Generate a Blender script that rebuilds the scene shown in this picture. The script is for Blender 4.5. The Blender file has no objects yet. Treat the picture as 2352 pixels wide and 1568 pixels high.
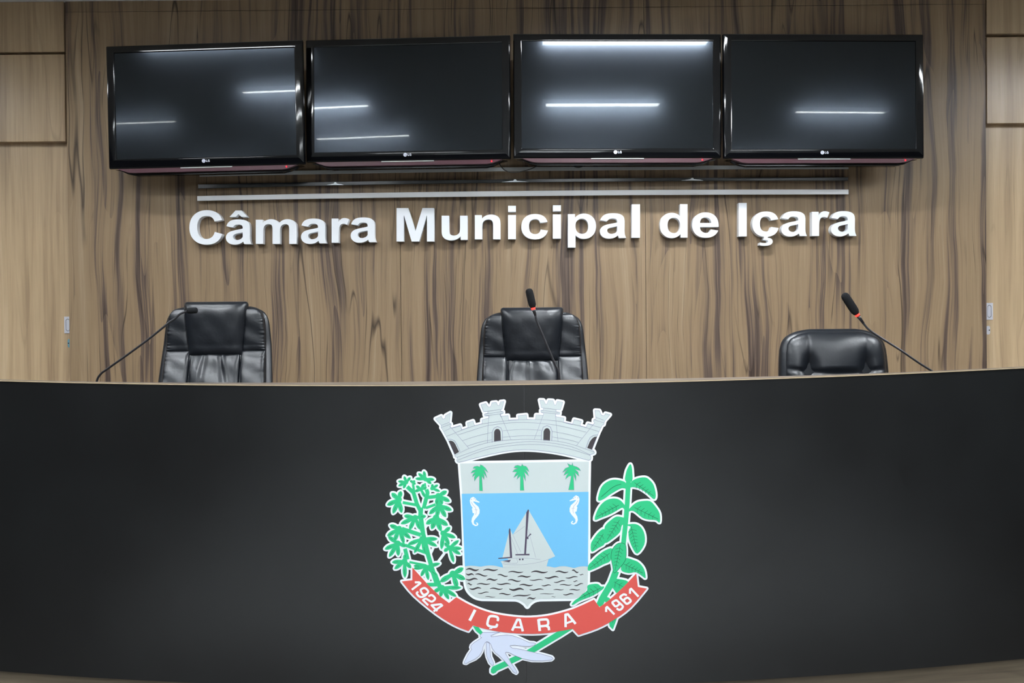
import bpy, math, random
from math import sin, cos, radians, pi, exp, sqrt
from mathutils import Vector, Matrix
from mathutils.geometry import delaunay_2d_cdt

# ------------------------------------------------------------------ camera
F_PX, CX, CY = 2194.0, 1176.0, 784.0
CAM = Vector((0, -5.2, 1.6))
_p, _r = radians(-0.5), radians(0.5)
_F = Vector((0, cos(_p), sin(_p))); _R0 = Vector((1, 0, 0)); _U0 = _R0.cross(_F)
_R = cos(_r) * _R0 - sin(_r) * _U0
_U = sin(_r) * _R0 + cos(_r) * _U0
scn = bpy.context.scene
cam = bpy.data.cameras.new('camera'); camo = bpy.data.objects.new('camera', cam)
scn.collection.objects.link(camo); scn.camera = camo
cam.sensor_width = 36; cam.lens = F_PX / 2352 * 36; cam.clip_start = .05
M3 = Matrix((_R, _U, -_F)).transposed()
camo.matrix_world = Matrix.Translation(CAM) @ M3.to_4x4()

# ------------------------------------------------------------------ world and exposure
w = bpy.data.worlds.new('world'); scn.world = w; w.use_nodes = True
w.node_tree.nodes['Background'].inputs[0].default_value = (.75, .85, 1, 1)
w.node_tree.nodes['Background'].inputs[1].default_value = 0.0
scn.view_settings.view_transform = 'Standard'; scn.view_settings.look = 'None'
scn.view_settings.gamma = 1; scn.view_settings.use_curve_mapping = False
scn.view_settings.exposure = 2.5
LAMP_E = 25.0
LAMP_COL = (.90, .955, 1.0)
# x0, x1, y, width, relative strength; ceiling lights of the hall, the rear ones added for fill
LAMPS = [(.23, 1.25, -1.21, .10, 1.2), (.35, 1.24, -2.82, .10, 2.1), (.42, 1.3, -5.0, .12, .75),
         (-2.45, -1.45, -1.28, .12, .42), (-2.35, -1.45, -2.6, .05, 2.8), (-2.26, -1.41, -3.7, .045, 2.6),
         (-4.3, -3.4, -3.6, .05, 1.6), (2.53, 3.27, -3.07, .045, 2.8), (3.15, 4.05, -1.75, .13, 1.5),
         (-4.6, -3.6, -1.6, .13, .7),
         (-2.3, -1.3, -5.6, .16, .7), (2.5, 3.5, -5.2, .16, .7), (.3, 1.3, -7.0, .2, 1.2), (.1, 1.5, -9.3, .25, 2.4), (-4.6, -3.6, -6.2, .16, .7),  # unseen rear lights added for fill, the strongest for sheen on the bench
         (2.6, 3.6, -7.6, .16, .6), (-2.3, -1.3, -8.6, .16, .6)]
Z_CEIL = 3.42

def ray(x, y):
    return _F + _R * ((x - CX) / F_PX) - _U * ((y - CY) / F_PX)
def onY(x, y, Y):
    d = ray(x, y); return CAM + d * ((Y - CAM.y) / d.y)
def onZ(x, y, Z):
    d = ray(x, y); return CAM + d * ((Z - CAM.z) / d.z)
def proj(P):
    d = Vector(P) - CAM; z = d.dot(_F)
    return CX + F_PX * d.dot(_R) / z, CY - F_PX * d.dot(_U) / z
def yfront(X):
    return -1.75 + (X + .18) ** 2 / 17.0
def onfront(x, y):
    Y = -1.7
    for _ in range(8):
        P = onY(x, y, Y); Y = yfront(P.x)
    return P

# ------------------------------------------------------------------ materials
def lin(c):
    return tuple(((v / 255) / 12.92 if v / 255 <= .04045 else ((v / 255 + .055) / 1.055) ** 2.4) for v in c) + (1,)
class NT:
    def __init__(s, name):
        s.m = bpy.data.materials.new(name); s.m.use_nodes = True
        s.t = s.m.node_tree; s.b = s.t.nodes['Principled BSDF']; s.out = s.t.nodes['Material Output']
    def n(s, typ, **kw):
        nd = s.t.nodes.new(typ)
        for k, v in kw.items():
            if k.startswith('i'): nd.inputs[int(k[1:])].default_value = v
            else: setattr(nd, k, v)
        return nd
    def l(s, a, b): s.t.links.new(a, b)
def plain(name, rgb, rough=.5, metal=0, spec=.5, emit=None, es=0, coat=0, var=0.0, bump=0.0, bscale=200):
    k = NT(name); b = k.b
    b.inputs['Base Color'].default_value = lin(rgb); b.inputs['Roughness'].default_value = rough
    b.inputs['Metallic'].default_value = metal; b.inputs['Specular IOR Level'].default_value = spec
    if coat: b.inputs['Coat Weight'].default_value = coat; b.inputs['Coat Roughness'].default_value = .08
    if emit: b.inputs['Emission Color'].default_value = lin(emit); b.inputs['Emission Strength'].default_value = es
    tc = k.n('ShaderNodeTexCoord')
    if var:
        nz = k.n('ShaderNodeTexNoise'); nz.inputs['Scale'].default_value = 3.5; nz.inputs['Detail'].default_value = 5
        k.l(tc.outputs['Object'], nz.inputs['Vector'])
        mx = k.n('ShaderNodeMix', data_type='RGBA')
        c = lin(rgb); mx.inputs[6].default_value = tuple(v * (1 - var) for v in c[:3]) + (1,)
        mx.inputs[7].default_value = tuple(min(1, v * (1 + var)) for v in c[:3]) + (1,)
        k.l(nz.outputs['Fac'], mx.inputs[0]); k.l(mx.outputs[2], b.inputs['Base Color'])
    if bump:
        nz = k.n('ShaderNodeTexNoise'); nz.inputs['Scale'].default_value = bscale; nz.inputs['Detail'].default_value = 3
        k.l(tc.outputs['Object'], nz.inputs['Vector'])
        bp = k.n('ShaderNodeBump'); bp.inputs['Strength'].default_value = bump; bp.inputs['Distance'].default_value = .002
        k.l(nz.outputs['Fac'], bp.inputs['Height']); k.l(bp.outputs[0], b.inputs['Normal'])
    return k.m

def wood(name, cols, rough=.4, seed=0.0, warp=.10, veins=.85, horiz=False, freq=1.0, spec=.4, contrast=1.0):
    k = NT(name); tc = k.n('ShaderNodeTexCoord'); sp = k.n('ShaderNodeSeparateXYZ'); k.l(tc.outputs['Object'], sp.inputs[0])
    gx, gz = (sp.outputs[2], sp.outputs[0]) if horiz else (sp.outputs[0], sp.outputs[2])
    def math_(op, a, b=None, cl=False):
        nd = k.n('ShaderNodeMath', operation=op, use_clamp=cl)
        for i, v in enumerate((a, b)):
            if v is None: continue
            if isinstance(v, (int, float)): nd.inputs[i].default_value = v
            else: k.l(v, nd.inputs[i])
        return nd.outputs[0]
    def vec(x, y, sx, sy, off=0.0):
        c = k.n('ShaderNodeCombineXYZ')
        k.l(math_('MULTIPLY', x, sx), c.inputs[0]); k.l(math_('MULTIPLY', y, sy), c.inputs[1]); c.inputs[2].default_value = off + seed
        return c.outputs[0]
    def noise(v, det=2.0, ro=.5, dist=0.0):
        nz = k.n('ShaderNodeTexNoise'); nz.inputs['Scale'].default_value = 1; nz.inputs['Detail'].default_value = det
        nz.inputs['Roughness'].default_value = ro; nz.inputs['Distortion'].default_value = dist
        k.l(v, nz.inputs['Vector']); return nz.outputs['Fac']
    w1 = math_('MULTIPLY', math_('SUBTRACT', noise(vec(gx, gz, 3.2, 1.0, 3.1), 1), .5), warp * 1.5)
    w2 = math_('MULTIPLY', math_('SUBTRACT', noise(vec(gx, gz, 9.0, 3.4, 7.7), 1), .5), warp * .30)
    xw = math_('ADD', gx, math_('ADD', w1, w2))
    n1 = noise(vec(xw, gz, 15.0 * freq, .42, 1.3), 3, .6)
    n2 = noise(vec(xw, gz, 62.0 * freq, 1.1, 5.2), 4, .6)
    n5 = noise(vec(xw, gz, 5.0 * freq, .25, 15.2), 1, .5)
    f = math_('ADD', math_('MULTIPLY', n1, .54), math_('ADD', math_('MULTIPLY', n2, .26), math_('MULTIPLY', n5, .20)))
    f = math_('ADD', math_('MULTIPLY', math_('SUBTRACT', f, .5), contrast), .5)
    nA = noise(vec(xw, gz, 4.4 * freq, .30, 41.0), 1.0, .4)
    saw = math_('FRACT', math_('MULTIPLY', nA, 11.0)); saw = math_('POWER', saw, 3.0)
    f = math_('SUBTRACT', f, math_('MULTIPLY', saw, .06 * min(1.0, veins + .15)))
    rp = k.n('ShaderNodeValToRGB'); k.l(f, rp.inputs[0]); el = rp.color_ramp.elements
    pos = [.30, .39, .445, .50, .59, .69]
    while len(el) < len(cols): el.new(.5)
    for e, c, p in zip(el, cols, pos): e.position = p; e.color = lin(c)
    # narrow dark figure lines that follow the warp
    n3 = noise(vec(xw, gz, 6.5 * freq, .33, 9.9), 1, .4)
    d = math_('ABSOLUTE', math_('SUBTRACT', n3, .5))
    v1 = math_('SUBTRACT', 1.0, math_('DIVIDE', d, .008), True)
    n4 = noise(vec(gx, gz, 3.1, 1.3, 12.0), 2)
    msk = math_('MULTIPLY', math_('SUBTRACT', n4, .43), 9.0, True)
    n6 = noise(vec(xw, gz, 11.0 * freq, .5, 21.9), 1, .4)
    d6 = math_('ABSOLUTE', math_('SUBTRACT', n6, .52))
    v6 = math_('SUBTRACT', 1.0, math_('DIVIDE', d6, .010), True)
    msk6 = math_('MULTIPLY', math_('SUBTRACT', noise(vec(gx, gz, 4.1, 1.9, 32.0), 2), .5), 9.0, True)
    v = math_('MULTIPLY', math_('MAXIMUM', math_('MULTIPLY', v1, msk), math_('MULTIPLY', v6, msk6)), veins)
    mx = k.n('ShaderNodeMix', data_type='RGBA'); k.l(v, mx.inputs[0]); k.l(rp.outputs[0], mx.inputs[6])
    mx.inputs[7].default_value = tuple(c * .42 for c in lin(cols[0])[:3]) + (1,)
    fb = noise(vec(gx, gz, 300.0, 5.0, 2.2), 3)
    hs = k.n('ShaderNodeHueSaturation'); k.l(mx.outputs[2], hs.inputs['Color'])
    k.l(math_('ADD', math_('MULTIPLY', fb, .34), .83), hs.inputs['Value']); hs.inputs['Saturation'].default_value = .96
    k.l(hs.outputs[0], k.b.inputs['Base Color'])
    k.b.inputs['Roughness'].default_value = rough; k.b.inputs['Specular IOR Level'].default_value = spec
    bp = k.n('ShaderNodeBump'); bp.inputs['Strength'].default_value = .08; bp.inputs['Distance'].default_value = .001
    k.l(fb, bp.inputs['Height']); k.l(bp.outputs[0], k.b.inputs['Normal'])
    return k.m

CENTRE = [(66, 52, 45), (96, 80, 70), (128, 106, 83), (144, 120, 91), (150, 126, 97), (160, 137, 109)]
SIDE = [(128, 102, 78), (148, 122, 94), (166, 140, 108), (178, 152, 118), (188, 162, 127), (200, 176, 142)]
M = {}
M['wood'] = wood('walnut_laminate', CENTRE, rough=.38, seed=2.0, warp=.075, contrast=1.25, freq=1.3)
M['wood_side'] = wood('light_walnut_laminate', SIDE, rough=.33, seed=8.0, warp=.03, veins=.25, freq=.9, spec=.6)
M['banding'] = plain('light_edge_banding', (176, 158, 130), .4)
M['wood_edge'] = wood('walnut_edge_banding', [(86, 76, 66), (92, 82, 71), (98, 87, 76), (104, 92, 80), (109, 97, 84), (114, 102, 89)], rough=.45, seed=4, horiz=True, veins=.1)
M['wood_h'] = wood('walnut_plinth_laminate', [(84, 74, 62), (100, 90, 75), (112, 100, 84), (120, 108, 90), (128, 116, 98), (138, 126, 108)], rough=.45, seed=14, horiz=True, veins=.2, warp=.04)
M['grey_wall'] = plain('grey_wall_paint', (52, 50, 48), .8, var=.03)
M['side_wall'] = plain('dark_wall_cladding', (40, 34, 30), .7, var=.05)
M['gap'] = plain('dark_joint', (30, 24, 20), .8, spec=.2)
M['white'] = plain('wall_paint', (150, 150, 148), .7, var=.02)
M['ceil'] = plain('ceiling_paint', (236, 237, 236), .8, var=.02)
M['floor'] = plain('stone_floor', (70, 66, 62), .35, var=.06)
M['aisle'] = plain('polished_tile', (146, 147, 146), .4, var=.03)  # pale surface of the added floor reflector
M['platform'] = plain('grey_carpet', (92, 90, 88), .9, var=.08, bump=.4, bscale=400)
M['black_panel'] = None
M['vin_white'] = plain('white_vinyl', (224, 229, 236), .45)
M['letter'] = plain('white_lacquered_letter', (244, 247, 251), .3)
M['letter_grey'] = plain('pale_grey_vinyl', (188, 198, 197), .45)
M['v_line'] = plain('lilac_grey_ink', (128, 130, 156), .45)
M['v_lined'] = plain('dark_leaf_ink', (18, 84, 60), .45)
M['v_green'] = plain('green_vinyl', (38, 184, 122), .45)
M['v_sky'] = plain('sky_blue_vinyl', (104, 178, 220), .45)
M['v_red'] = plain('red_vinyl', (206, 80, 72), .45)
M['v_dark'] = plain('dark_plum_vinyl', (72, 62, 84), .45)
M['v_root'] = plain('pale_blue_white_vinyl', (200, 209, 228), .45)
M['v_blk'] = plain('charcoal_vinyl', (56, 50, 54), .45)
M['tv'] = plain('gloss_black_plastic', (9, 10, 13), .06, spec=.55)
M['tv_matt'] = plain('matt_black_plastic', (14, 14, 15), .45)
M['maroon'] = plain('translucent_maroon_plastic', (82, 50, 58), .35)
M['logo'] = plain('silver_print', (220, 222, 235), .35)
M['logo_d'] = plain('dark_print', (120, 120, 140), .5)
M['strip'] = plain('pale_metal_trim', (205, 208, 205), .3)
M['steel'] = plain('mirror_steel', (190, 200, 210), .14, metal=1, bump=.06, bscale=500)
M['strip_dark'] = plain('dark_mirror_strip', (26, 30, 35), .12, spec=.6)  # steel with the dark reflection of the televisions put into its colour
M['satin'] = plain('satin_aluminium', (252, 253, 254), .3, metal=.0, bump=.1, bscale=300)  # same steel, bright lamp reflection put into its near-white colour
M['satin_grey'] = plain('dull_aluminium', (205, 208, 208), .4, metal=.2, bump=.1, bscale=300)  # same steel, grey reflection under the televisions put into its colour
M['steel_fix'] = plain('polished_steel', (235, 238, 242), .35, metal=.6)  # bright glint around the strip fixings, put into the colour
M['chrome'] = plain('satin_chrome', (206, 206, 214), .3, metal=.15)
M['hole'] = plain('dark_recess', (30, 28, 32), .6)
M['film'] = plain('blue_protective_film', (104, 150, 166), .4)
M['red_led'] = plain('red_led', (200, 20, 30), .4, emit=(220, 10, 25), es=.9)
M['ring'] = plain('lit_red_ring', (255, 50, 40), .4, emit=(255, 25, 18), es=1.3)
M['foam'] = plain('black_foam', (24, 25, 27), .95, bump=.6, bscale=700, spec=.2)
M['neck'] = plain('black_gooseneck', (38, 38, 42), .3)
M['cable'] = plain('black_rubber', (10, 10, 11), .5)

def leather():
    k = NT('black_leather'); b = k.b
    b.inputs['Base Color'].default_value = lin((20, 24, 30)); b.inputs['Roughness'].default_value = .35
    b.inputs['Specular IOR Level'].default_value = .65
    tc = k.n('ShaderNodeTexCoord'); vo = k.n('ShaderNodeTexVoronoi'); vo.inputs['Scale'].default_value = 520
    nz = k.n('ShaderNodeTexNoise'); nz.inputs['Scale'].default_value = 26; nz.inputs['Detail'].default_value = 2
    k.l(tc.outputs['Object'], vo.inputs['Vector']); k.l(tc.outputs['Object'], nz.inputs['Vector'])
    b1 = k.n('ShaderNodeBump'); b1.inputs['Strength'].default_value = .22; b1.inputs['Distance'].default_value = .006
    b2 = k.n('ShaderNodeBump'); b2.inputs['Strength'].default_value = .18; b2.inputs['Distance'].default_value = .0008
    k.l(nz.outputs['Fac'], b1.inputs['Height']); k.l(vo.outputs['Distance'], b2.inputs['Height'])
    k.l(b1.outputs[0], b2.inputs['Normal']); k.l(b2.outputs[0], b.inputs['Normal'])
    return k.m
M['leather'] = leather()
M['seam'] = plain('dark_leather_gap', (8, 8, 10), .6)

def panel_black():
    k = NT('black_laminate'); b = k.b
    tc = k.n('ShaderNodeTexCoord'); nz = k.n('ShaderNodeTexNoise'); nz.inputs['Scale'].default_value = 1.6
    nz.inputs['Detail'].default_value = 6; nz.inputs['Roughness'].default_value = .65
    k.l(tc.outputs['Object'], nz.inputs['Vector'])
    r = k.n('ShaderNodeValToRGB'); k.l(nz.outputs['Fac'], r.inputs[0])
    r.color_ramp.elements[0].position = .35; r.color_ramp.elements[0].color = lin((11, 12, 13))
    r.color_ramp.elements[1].position = .7; r.color_ramp.elements[1].color = lin((19, 21, 22))
    k.l(r.outputs[0], b.inputs['Base Color'])
    mr = k.n('ShaderNodeMapRange'); mr.inputs[3].default_value = .28; mr.inputs[4].default_value = .34
    k.l(nz.outputs['Fac'], mr.inputs[0]); k.l(mr.outputs[0], b.inputs['Roughness'])
    b.inputs['Specular IOR Level'].default_value = .85
    return k.m
M['black_panel'] = panel_black()

def screen():
    k = NT('anti_glare_screen'); t = k.t
    a = k.n('ShaderNodeBsdfDiffuse'); a.inputs[0].default_value = lin((15, 17, 17))
    g1 = k.n('ShaderNodeBsdfGlossy'); g1.inputs['Roughness'].default_value = .022; g1.inputs[0].default_value = (.0065, .0065, .006, 1)
    g2 = k.n('ShaderNodeBsdfGlossy'); g2.inputs['Roughness'].default_value = .19; g2.inputs[0].default_value = (.007, .008, .010, 1)
    g3 = k.n('ShaderNodeBsdfGlossy'); g3.inputs['Roughness'].default_value = .125; g3.inputs[0].default_value = (.020, .0238, .029, 1)
    s3 = k.n('ShaderNodeAddShader')
    s1 = k.n('ShaderNodeAddShader'); s2 = k.n('ShaderNodeAddShader')
    k.l(a.outputs[0], s1.inputs[0]); k.l(g1.outputs[0], s1.inputs[1]); k.l(s1.outputs[0], s2.inputs[0]); k.l(g2.outputs[0], s2.inputs[1])
    k.l(s2.outputs[0], s3.inputs[0]); k.l(g3.outputs[0], s3.inputs[1]); k.l(s3.outputs[0], k.out.inputs[0]); t.nodes.remove(k.b)
    return k.m
M['screen'] = screen()

def lampmat(name, s):
    k = NT(name); e = k.n('ShaderNodeEmission'); e.inputs[0].default_value = LAMP_COL + (1,)
    # luminaire light distribution: strong straight down, weak towards the horizontal
    g = k.n('ShaderNodeNewGeometry'); d = k.n('ShaderNodeVectorMath', operation='DOT_PRODUCT')
    k.l(g.outputs['Normal'], d.inputs[0]); k.l(g.outputs['Incoming'], d.inputs[1])
    r = k.n('ShaderNodeValToRGB'); k.l(d.outputs['Value'], r.inputs[0]); el = r.color_ramp.elements
    for p, q in ((.25, .5), (.42, .8)): el.new(p).color = (q, q, q, 1)
    el[0].position = 0; el[0].color = (.03, .03, .03, 1); el[-1].position = .68; el[-1].color = (1, 1, 1, 1)
    el.new(.13).color = (.16, .16, .16, 1)
    ml = k.n('ShaderNodeMath', operation='MULTIPLY'); k.l(r.outputs[0], ml.inputs[0]); ml.inputs[1].default_value = s
    k.l(ml.outputs[0], e.inputs[1])
    k.l(e.outputs[0], k.out.inputs[0]); k.t.nodes.remove(k.b); return k.m

# ------------------------------------------------------------------ object helpers
def tag(o, label=None, cat=None, group=None, kind=None):
    for a, v in (('label', label), ('category', cat), ('group', group), ('kind', kind)):
        if v: o[a] = v
    return o
def empty(name, loc=(0, 0, 0), rz=0):
    o = bpy.data.objects.new(name, None); scn.collection.objects.link(o)
    o.location = loc; o.rotation_euler = (0, 0, rz); o.empty_display_size = .05; return o
def mesh(name, v, f, mat, parent=None, smooth=False, flat_limit=None):
    me = bpy.data.meshes.new(name); me.from_pydata([tuple(p) for p in v], [], [tuple(q) for q in f]); me.update()
    me.materials.append(mat); o = bpy.data.objects.new(name, me); scn.collection.objects.link(o)
    if parent: o.parent = parent
    if smooth:
        for p in me.polygons: p.use_smooth = True
        if flat_limit is not None: me.set_sharp_from_angle(angle=radians(flat_limit))
    return o
class MB:
    def __init__(s): s.v = []; s.f = []
    def add(s, v, f):
        o = len(s.v); s.v += [Vector(p) for p in v]; s.f += [tuple(i + o for i in q) for q in f]; return s
    def box(s, x0, x1, y0, y1, z0, z1, b=0.0):
        if b <= 0:
            v = [(x, y, z) for x in (x0, x1) for y in (y0, y1) for z in (z0, z1)]
            return s.add(v, [(0, 1, 3, 2), (4, 6, 7, 5), (0, 4, 5, 1), (2, 3, 7, 6), (0, 2, 6, 4), (1, 5, 7, 3)])
        # bevelled box: eight corners, three vertices each
        v = []; idx = {}
        for i, x in enumerate((x0, x1)):
            for j, y in enumerate((y0, y1)):
                for kk, z in enumerate((z0, z1)):
                    sx, sy, sz = (b if i == 0 else -b), (b if j == 0 else -b), (b if kk == 0 else -b)
                    idx[i, j, kk] = len(v); v += [(x, y + sy, z + sz), (x + sx, y, z + sz), (x + sx, y + sy, z)]
        I = idx; f = []
        f.append([I[0, 0, 0], I[0, 0, 1], I[0, 1, 1], I[0, 1, 0]]); f.append([I[1, 0, 0], I[1, 1, 0], I[1, 1, 1], I[1, 0, 1]])
        f.append([I[0, 0, 0] + 1, I[1, 0, 0] + 1, I[1, 0, 1] + 1, I[0, 0, 1] + 1]); f.append([I[0, 1, 0] + 1, I[0, 1, 1] + 1, I[1, 1, 1] + 1, I[1, 1, 0] + 1])
        f.append([I[0, 0, 0] + 2, I[0, 1, 0] + 2, I[1, 1, 0] + 2, I[1, 0, 0] + 2]); f.append([I[0, 0, 1] + 2, I[1, 0, 1] + 2, I[1, 1, 1] + 2, I[0, 1, 1] + 2])
        for a in (0, 1):
            for c in (0, 1):
                f.append([I[a, c, 0], I[a, c, 1], I[a, c, 1] + 1, I[a, c, 0] + 1])
                f.append([I[a, 0, c], I[a, 1, c], I[a, 1, c] + 2, I[a, 0, c] + 2])
                f.append([I[0, a, c] + 1, I[1, a, c] + 1, I[1, a, c] + 2, I[0, a, c] + 2])
        for q in I.values(): f.append([q, q + 1, q + 2])
        return s.add(v, f)
    def tube(s, pts, r, n=12, caps=True):
        pts = [Vector(p) for p in pts]; rs = r if isinstance(r, (list, tuple)) else [r] * len(pts)
        rings = []; up = None
        for i, p in enumerate(pts):
            t = (pts[min(i + 1, len(pts) - 1)] - pts[max(i - 1, 0)]).normalized()
            if up is None: up = Vector((0, 1, 0)) if abs(t.y) < .9 else Vector((1, 0, 0))
            a = t.cross(up).normalized(); up = a.cross(t).normalized()
            rings.append([p + a * rs[i] * cos(2 * pi * k / n) + up * rs[i] * sin(2 * pi * k / n) for k in range(n)])
        v = [q for rg in rings for q in rg]; f = []
        for i in range(len(pts) - 1):
            for k in range(n):
                f.append((i * n + k, i * n + (k + 1) % n, (i + 1) * n + (k + 1) % n, (i + 1) * n + k))
        if caps: f.append(tuple(range(n))[::-1]); f.append(tuple((len(pts) - 1) * n + k for k in range(n)))
        return s.add(v, f)
    def build(s, name, mat, parent=None, smooth=False, flat=None): return mesh(name, s.v, s.f, mat, parent, smooth, flat)
def catmull(pts, n=6, closed=False):
    P = [Vector(p) for p in pts]; out = []; m = len(P)
    rng = range(m if closed else m - 1)
    for i in rng:
        p0 = P[(i - 1) % m] if closed or i > 0 else P[0]; p1 = P[i]; p2 = P[(i + 1) % m]
        p3 = P[(i + 2) % m] if closed or i + 2 < m else P[-1]
        for k in range(n):
            t = k / n
            out.append(.5 * ((2 * p1) + (p2 - p0) * t + (2 * p0 - 5 * p1 + 4 * p2 - p3) * t * t + (3 * p1 - p0 - 3 * p2 + p3) * t ** 3))
    if not closed: out.append(P[-1])
    return out

# ------------------------------------------------------------------ flat shapes: union of polygons, triangulated
def area(p): return sum(p[i][0] * p[(i + 1) % len(p)][1] - p[(i + 1) % len(p)][0] * p[i][1] for i in range(len(p))) / 2
def fill2d(polys, holes=(), cuts=None):
    V = []; Fc = []; Ed = []
    allp = [(p, 0) for p in polys] + [(p, 1) for p in holes]; kinds = []
    for p, kd in allp:
        q = []
        for a in p:
            a = (float(a[0]), float(a[1]))
            if not q or abs(a[0] - q[-1][0]) + abs(a[1] - q[-1][1]) > 1e-4: q.append(a)
        if len(q) > 2 and abs(q[0][0] - q[-1][0]) + abs(q[0][1] - q[-1][1]) < 1e-4: q.pop()
        if len(q) < 3 or abs(area(q)) < 1e-6: continue
        if area(q) < 0: q = q[::-1]
        o = len(V); V += [Vector(a) for a in q]; Fc.append(list(range(o, o + len(q)))); kinds.append(kd)
    if cuts:
        xs = [v.x for v in V]; ys = [v.y for v in V]
        x = math.floor(min(xs) / cuts) * cuts + cuts * .5
        while x < max(xs):
            o = len(V); V += [Vector((x + .0137, min(ys) - 1)), Vector((x + .0137, max(ys) + 1))]; Ed.append((o, o + 1)); x += cuts
    v, e, f, ov, oe, of = delaunay_2d_cdt(V, Ed, Fc, 0, 1e-5, True)
    out = []
    for q, o in zip(f, of):
        if o and not any(kinds[i] for i in o): out.append(tuple(q))
    return v, out
def stroke(pts, w, closed=False, rnd=True):
    P = [Vector((p[0], p[1])) for p in pts]; out = []; h = w / 2; n = len(P)
    for i in range(n if closed else n - 1):
        a, b = P[i], P[(i + 1) % n]; d = b - a
        if d.length < 1e-6: continue
        d.normalize(); q = Vector((-d.y, d.x)) * h
        out.append([a + q, b + q, b - q, a - q])
    js = range(n) if closed else range(1, n - 1)
    if rnd == 'all': js = range(n)
    for i in js:
        a = P[i]; k = 10; th = .31 + i * .17
        out.append([(a.x + h * cos(th + 2 * pi * j / k), a.y + h * sin(th + 2 * pi * j / k)) for j in range(k)])
    return out
def prism(name, v2, f2, front, back, mat, parent=None):
    used = sorted({i for q in f2 for i in q}); mp = {a: i for i, a in enumerate(used)}
    n = len(used); V = [front(*v2[a]) for a in used] + [back(*v2[a]) for a in used]
    f2 = [tuple(mp[a] for a in q) for q in f2]; cnt = {}
    for q in f2:
        for i in range(len(q)): cnt[q[i], q[(i + 1) % len(q)]] = 1
    Fs = list(f2) + [tuple(a + n for a in q[::-1]) for q in f2]
    for (a, b) in cnt:
        if (b, a) not in cnt: Fs.append((b, a, a + n, b + n))
    return mesh(name, V, Fs, mat, parent)

# ------------------------------------------------------------------ the room
L0, L1, L2, L3 = (onY(x, 600, 0).x for x in (157, 920, 1483, 2266))
zj = onY(1176, 19, 0).z
mb = MB()
for a, b in ((L0, L1), (L1, L2), (L2, L3)):
    mb.box(a + .0012, b - .0012, 0, .018, .45, zj - .001); mb.box(a + .0012, b - .0012, 0, .018, zj + .001, Z_CEIL)
tag(mb.build('wall_back', M['wood']), kind='structure')
tag(MB().box(L0, L3, .0185, .04, .45, Z_CEIL).build('trim_1', M['gap']), kind='structure')
tag(MB().box(-6, 6, .075, .2, 0, Z_CEIL).build('wall_rear', M['white']), kind='structure')
tag(MB().box(-6.2, -6, -11, .2, 0, Z_CEIL).build('wall_left', M['side_wall']), kind='structure')
tag(MB().box(6, 6.2, -11, .2, 0, Z_CEIL).build('wall_right', M['side_wall']), kind='structure')
tag(MB().box(-6.2, 6.2, -11.2, -11, 0, Z_CEIL).build('wall_front', M['grey_wall']), kind='structure')
tag(MB().box(-6.2, 6.2, -11.2, .2, Z_CEIL, Z_CEIL + .2).build('ceiling', M['ceil']), kind='structure')
tag(MB().box(-6.2, 6.2, -11.2, .2, -.2, 0).build('floor', M['floor']), kind='structure')

tag(MB().box(-2.9, 4.1, -10.5, -3.0, .0005, .006).build('floor_aisle', M['aisle']), kind='structure')  # unseen pale slab, added to throw a central sheen onto the bench front
# sliding doors at both sides, running behind the centre wall panel
def pull(door, px, py0, py1, sgn, kx0, kx1, ky0, ky1, kmat):
    Y = .035
    a = onY(px[0], py0, Y); b = onY(px[1], py1, Y)
    x0, x1 = min(a.x, b.x), max(a.x, b.x); z1, z0 = a.z, b.z
    if sgn > 0: x1 = x0 + (z1 - z0) * .42
    else: x0 = x1 - (z1 - z0) * .42
    m = MB(); t = .004; fr = .012
    cxm = (x0 + x1) / 2; hw = (x1 - x0) / 2 - .008; hz = (z1 - z0) / 2 - .012; zc = (z0 + z1) / 2
    n = 32; pts = []
    for k in range(n):
        th = 2 * pi * k / n; c, s = cos(th), sin(th)
        pts.append((cxm + hw * c, zc + (hz - hw) * (1 if s > 0 else -1) + hw * s))
    v, f = fill2d([[(x0, z0), (x1, z0), (x1, z1), (x0, z1)]], [pts])
    pl = prism('door_pull', v, f, lambda x, z: (x, Y - t, z), lambda x, z: (x, Y - .0002, z), M['chrome'], door)
    v, f = fill2d([[(cxm + (p[0] - cxm) * .8, zc + (p[1] - zc) * .93) for p in pts]])
    prism('pull_grip', v, f, lambda x, z: (x, Y - .003, z), lambda x, z: (x, Y - .0002, z), M['chrome'], pl)
    v, f = fill2d([pts]); prism('pull_recess', v, f, lambda x, z: (x, Y - .0009, z), lambda x, z: (x, Y - .0002, z), M['hole'], pl)
    a = onY(kx0, ky0, Y); b = onY(kx1, ky1, Y); x0, x1 = min(a.x, b.x), max(a.x, b.x)
    W = .022 * 1
    if sgn > 0: x1 = x0 + W
    else: x0 = x1 - W
    hw = (x1 - x0) / 2; zc = (a.z + b.z) / 2; hz = (a.z - b.z) / 2; c0 = (x0 + x1) / 2
    pts = [(c0 + hw * cos(2 * pi * k / 24), zc + (hz - hw) * (1 if sin(2 * pi * k / 24) > 0 else -1) + hw * sin(2 * pi * k / 24)) for k in range(24)]
    v, f = fill2d([pts]); kp = prism('keyhole_plate', v, f, lambda x, z: (x, Y - .002, z), lambda x, z: (x, Y - .0002, z), kmat, door)
    MB().tube([(c0 - sgn * .006, Y - .0019, zc), (c0 - sgn * .006, Y - .0026, zc)], .0035, 12).build('keyhole', M['hole'], kp)
d1 = tag(MB().box(-4.4, L0 + .09, .035, .07, .452, 2.9, .001).build('door_1', M['wood_side']), kind='structure')
d2 = tag(MB().box(L3 - .09, 4.4, .035, .07, .452, 2.9, .001).build('door_2', M['wood_side']), kind='structure')
d1['label'] = 'light walnut sliding door left of the dark wooden wall'; d2['label'] = 'light walnut sliding door right of the dark wooden wall'
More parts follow.
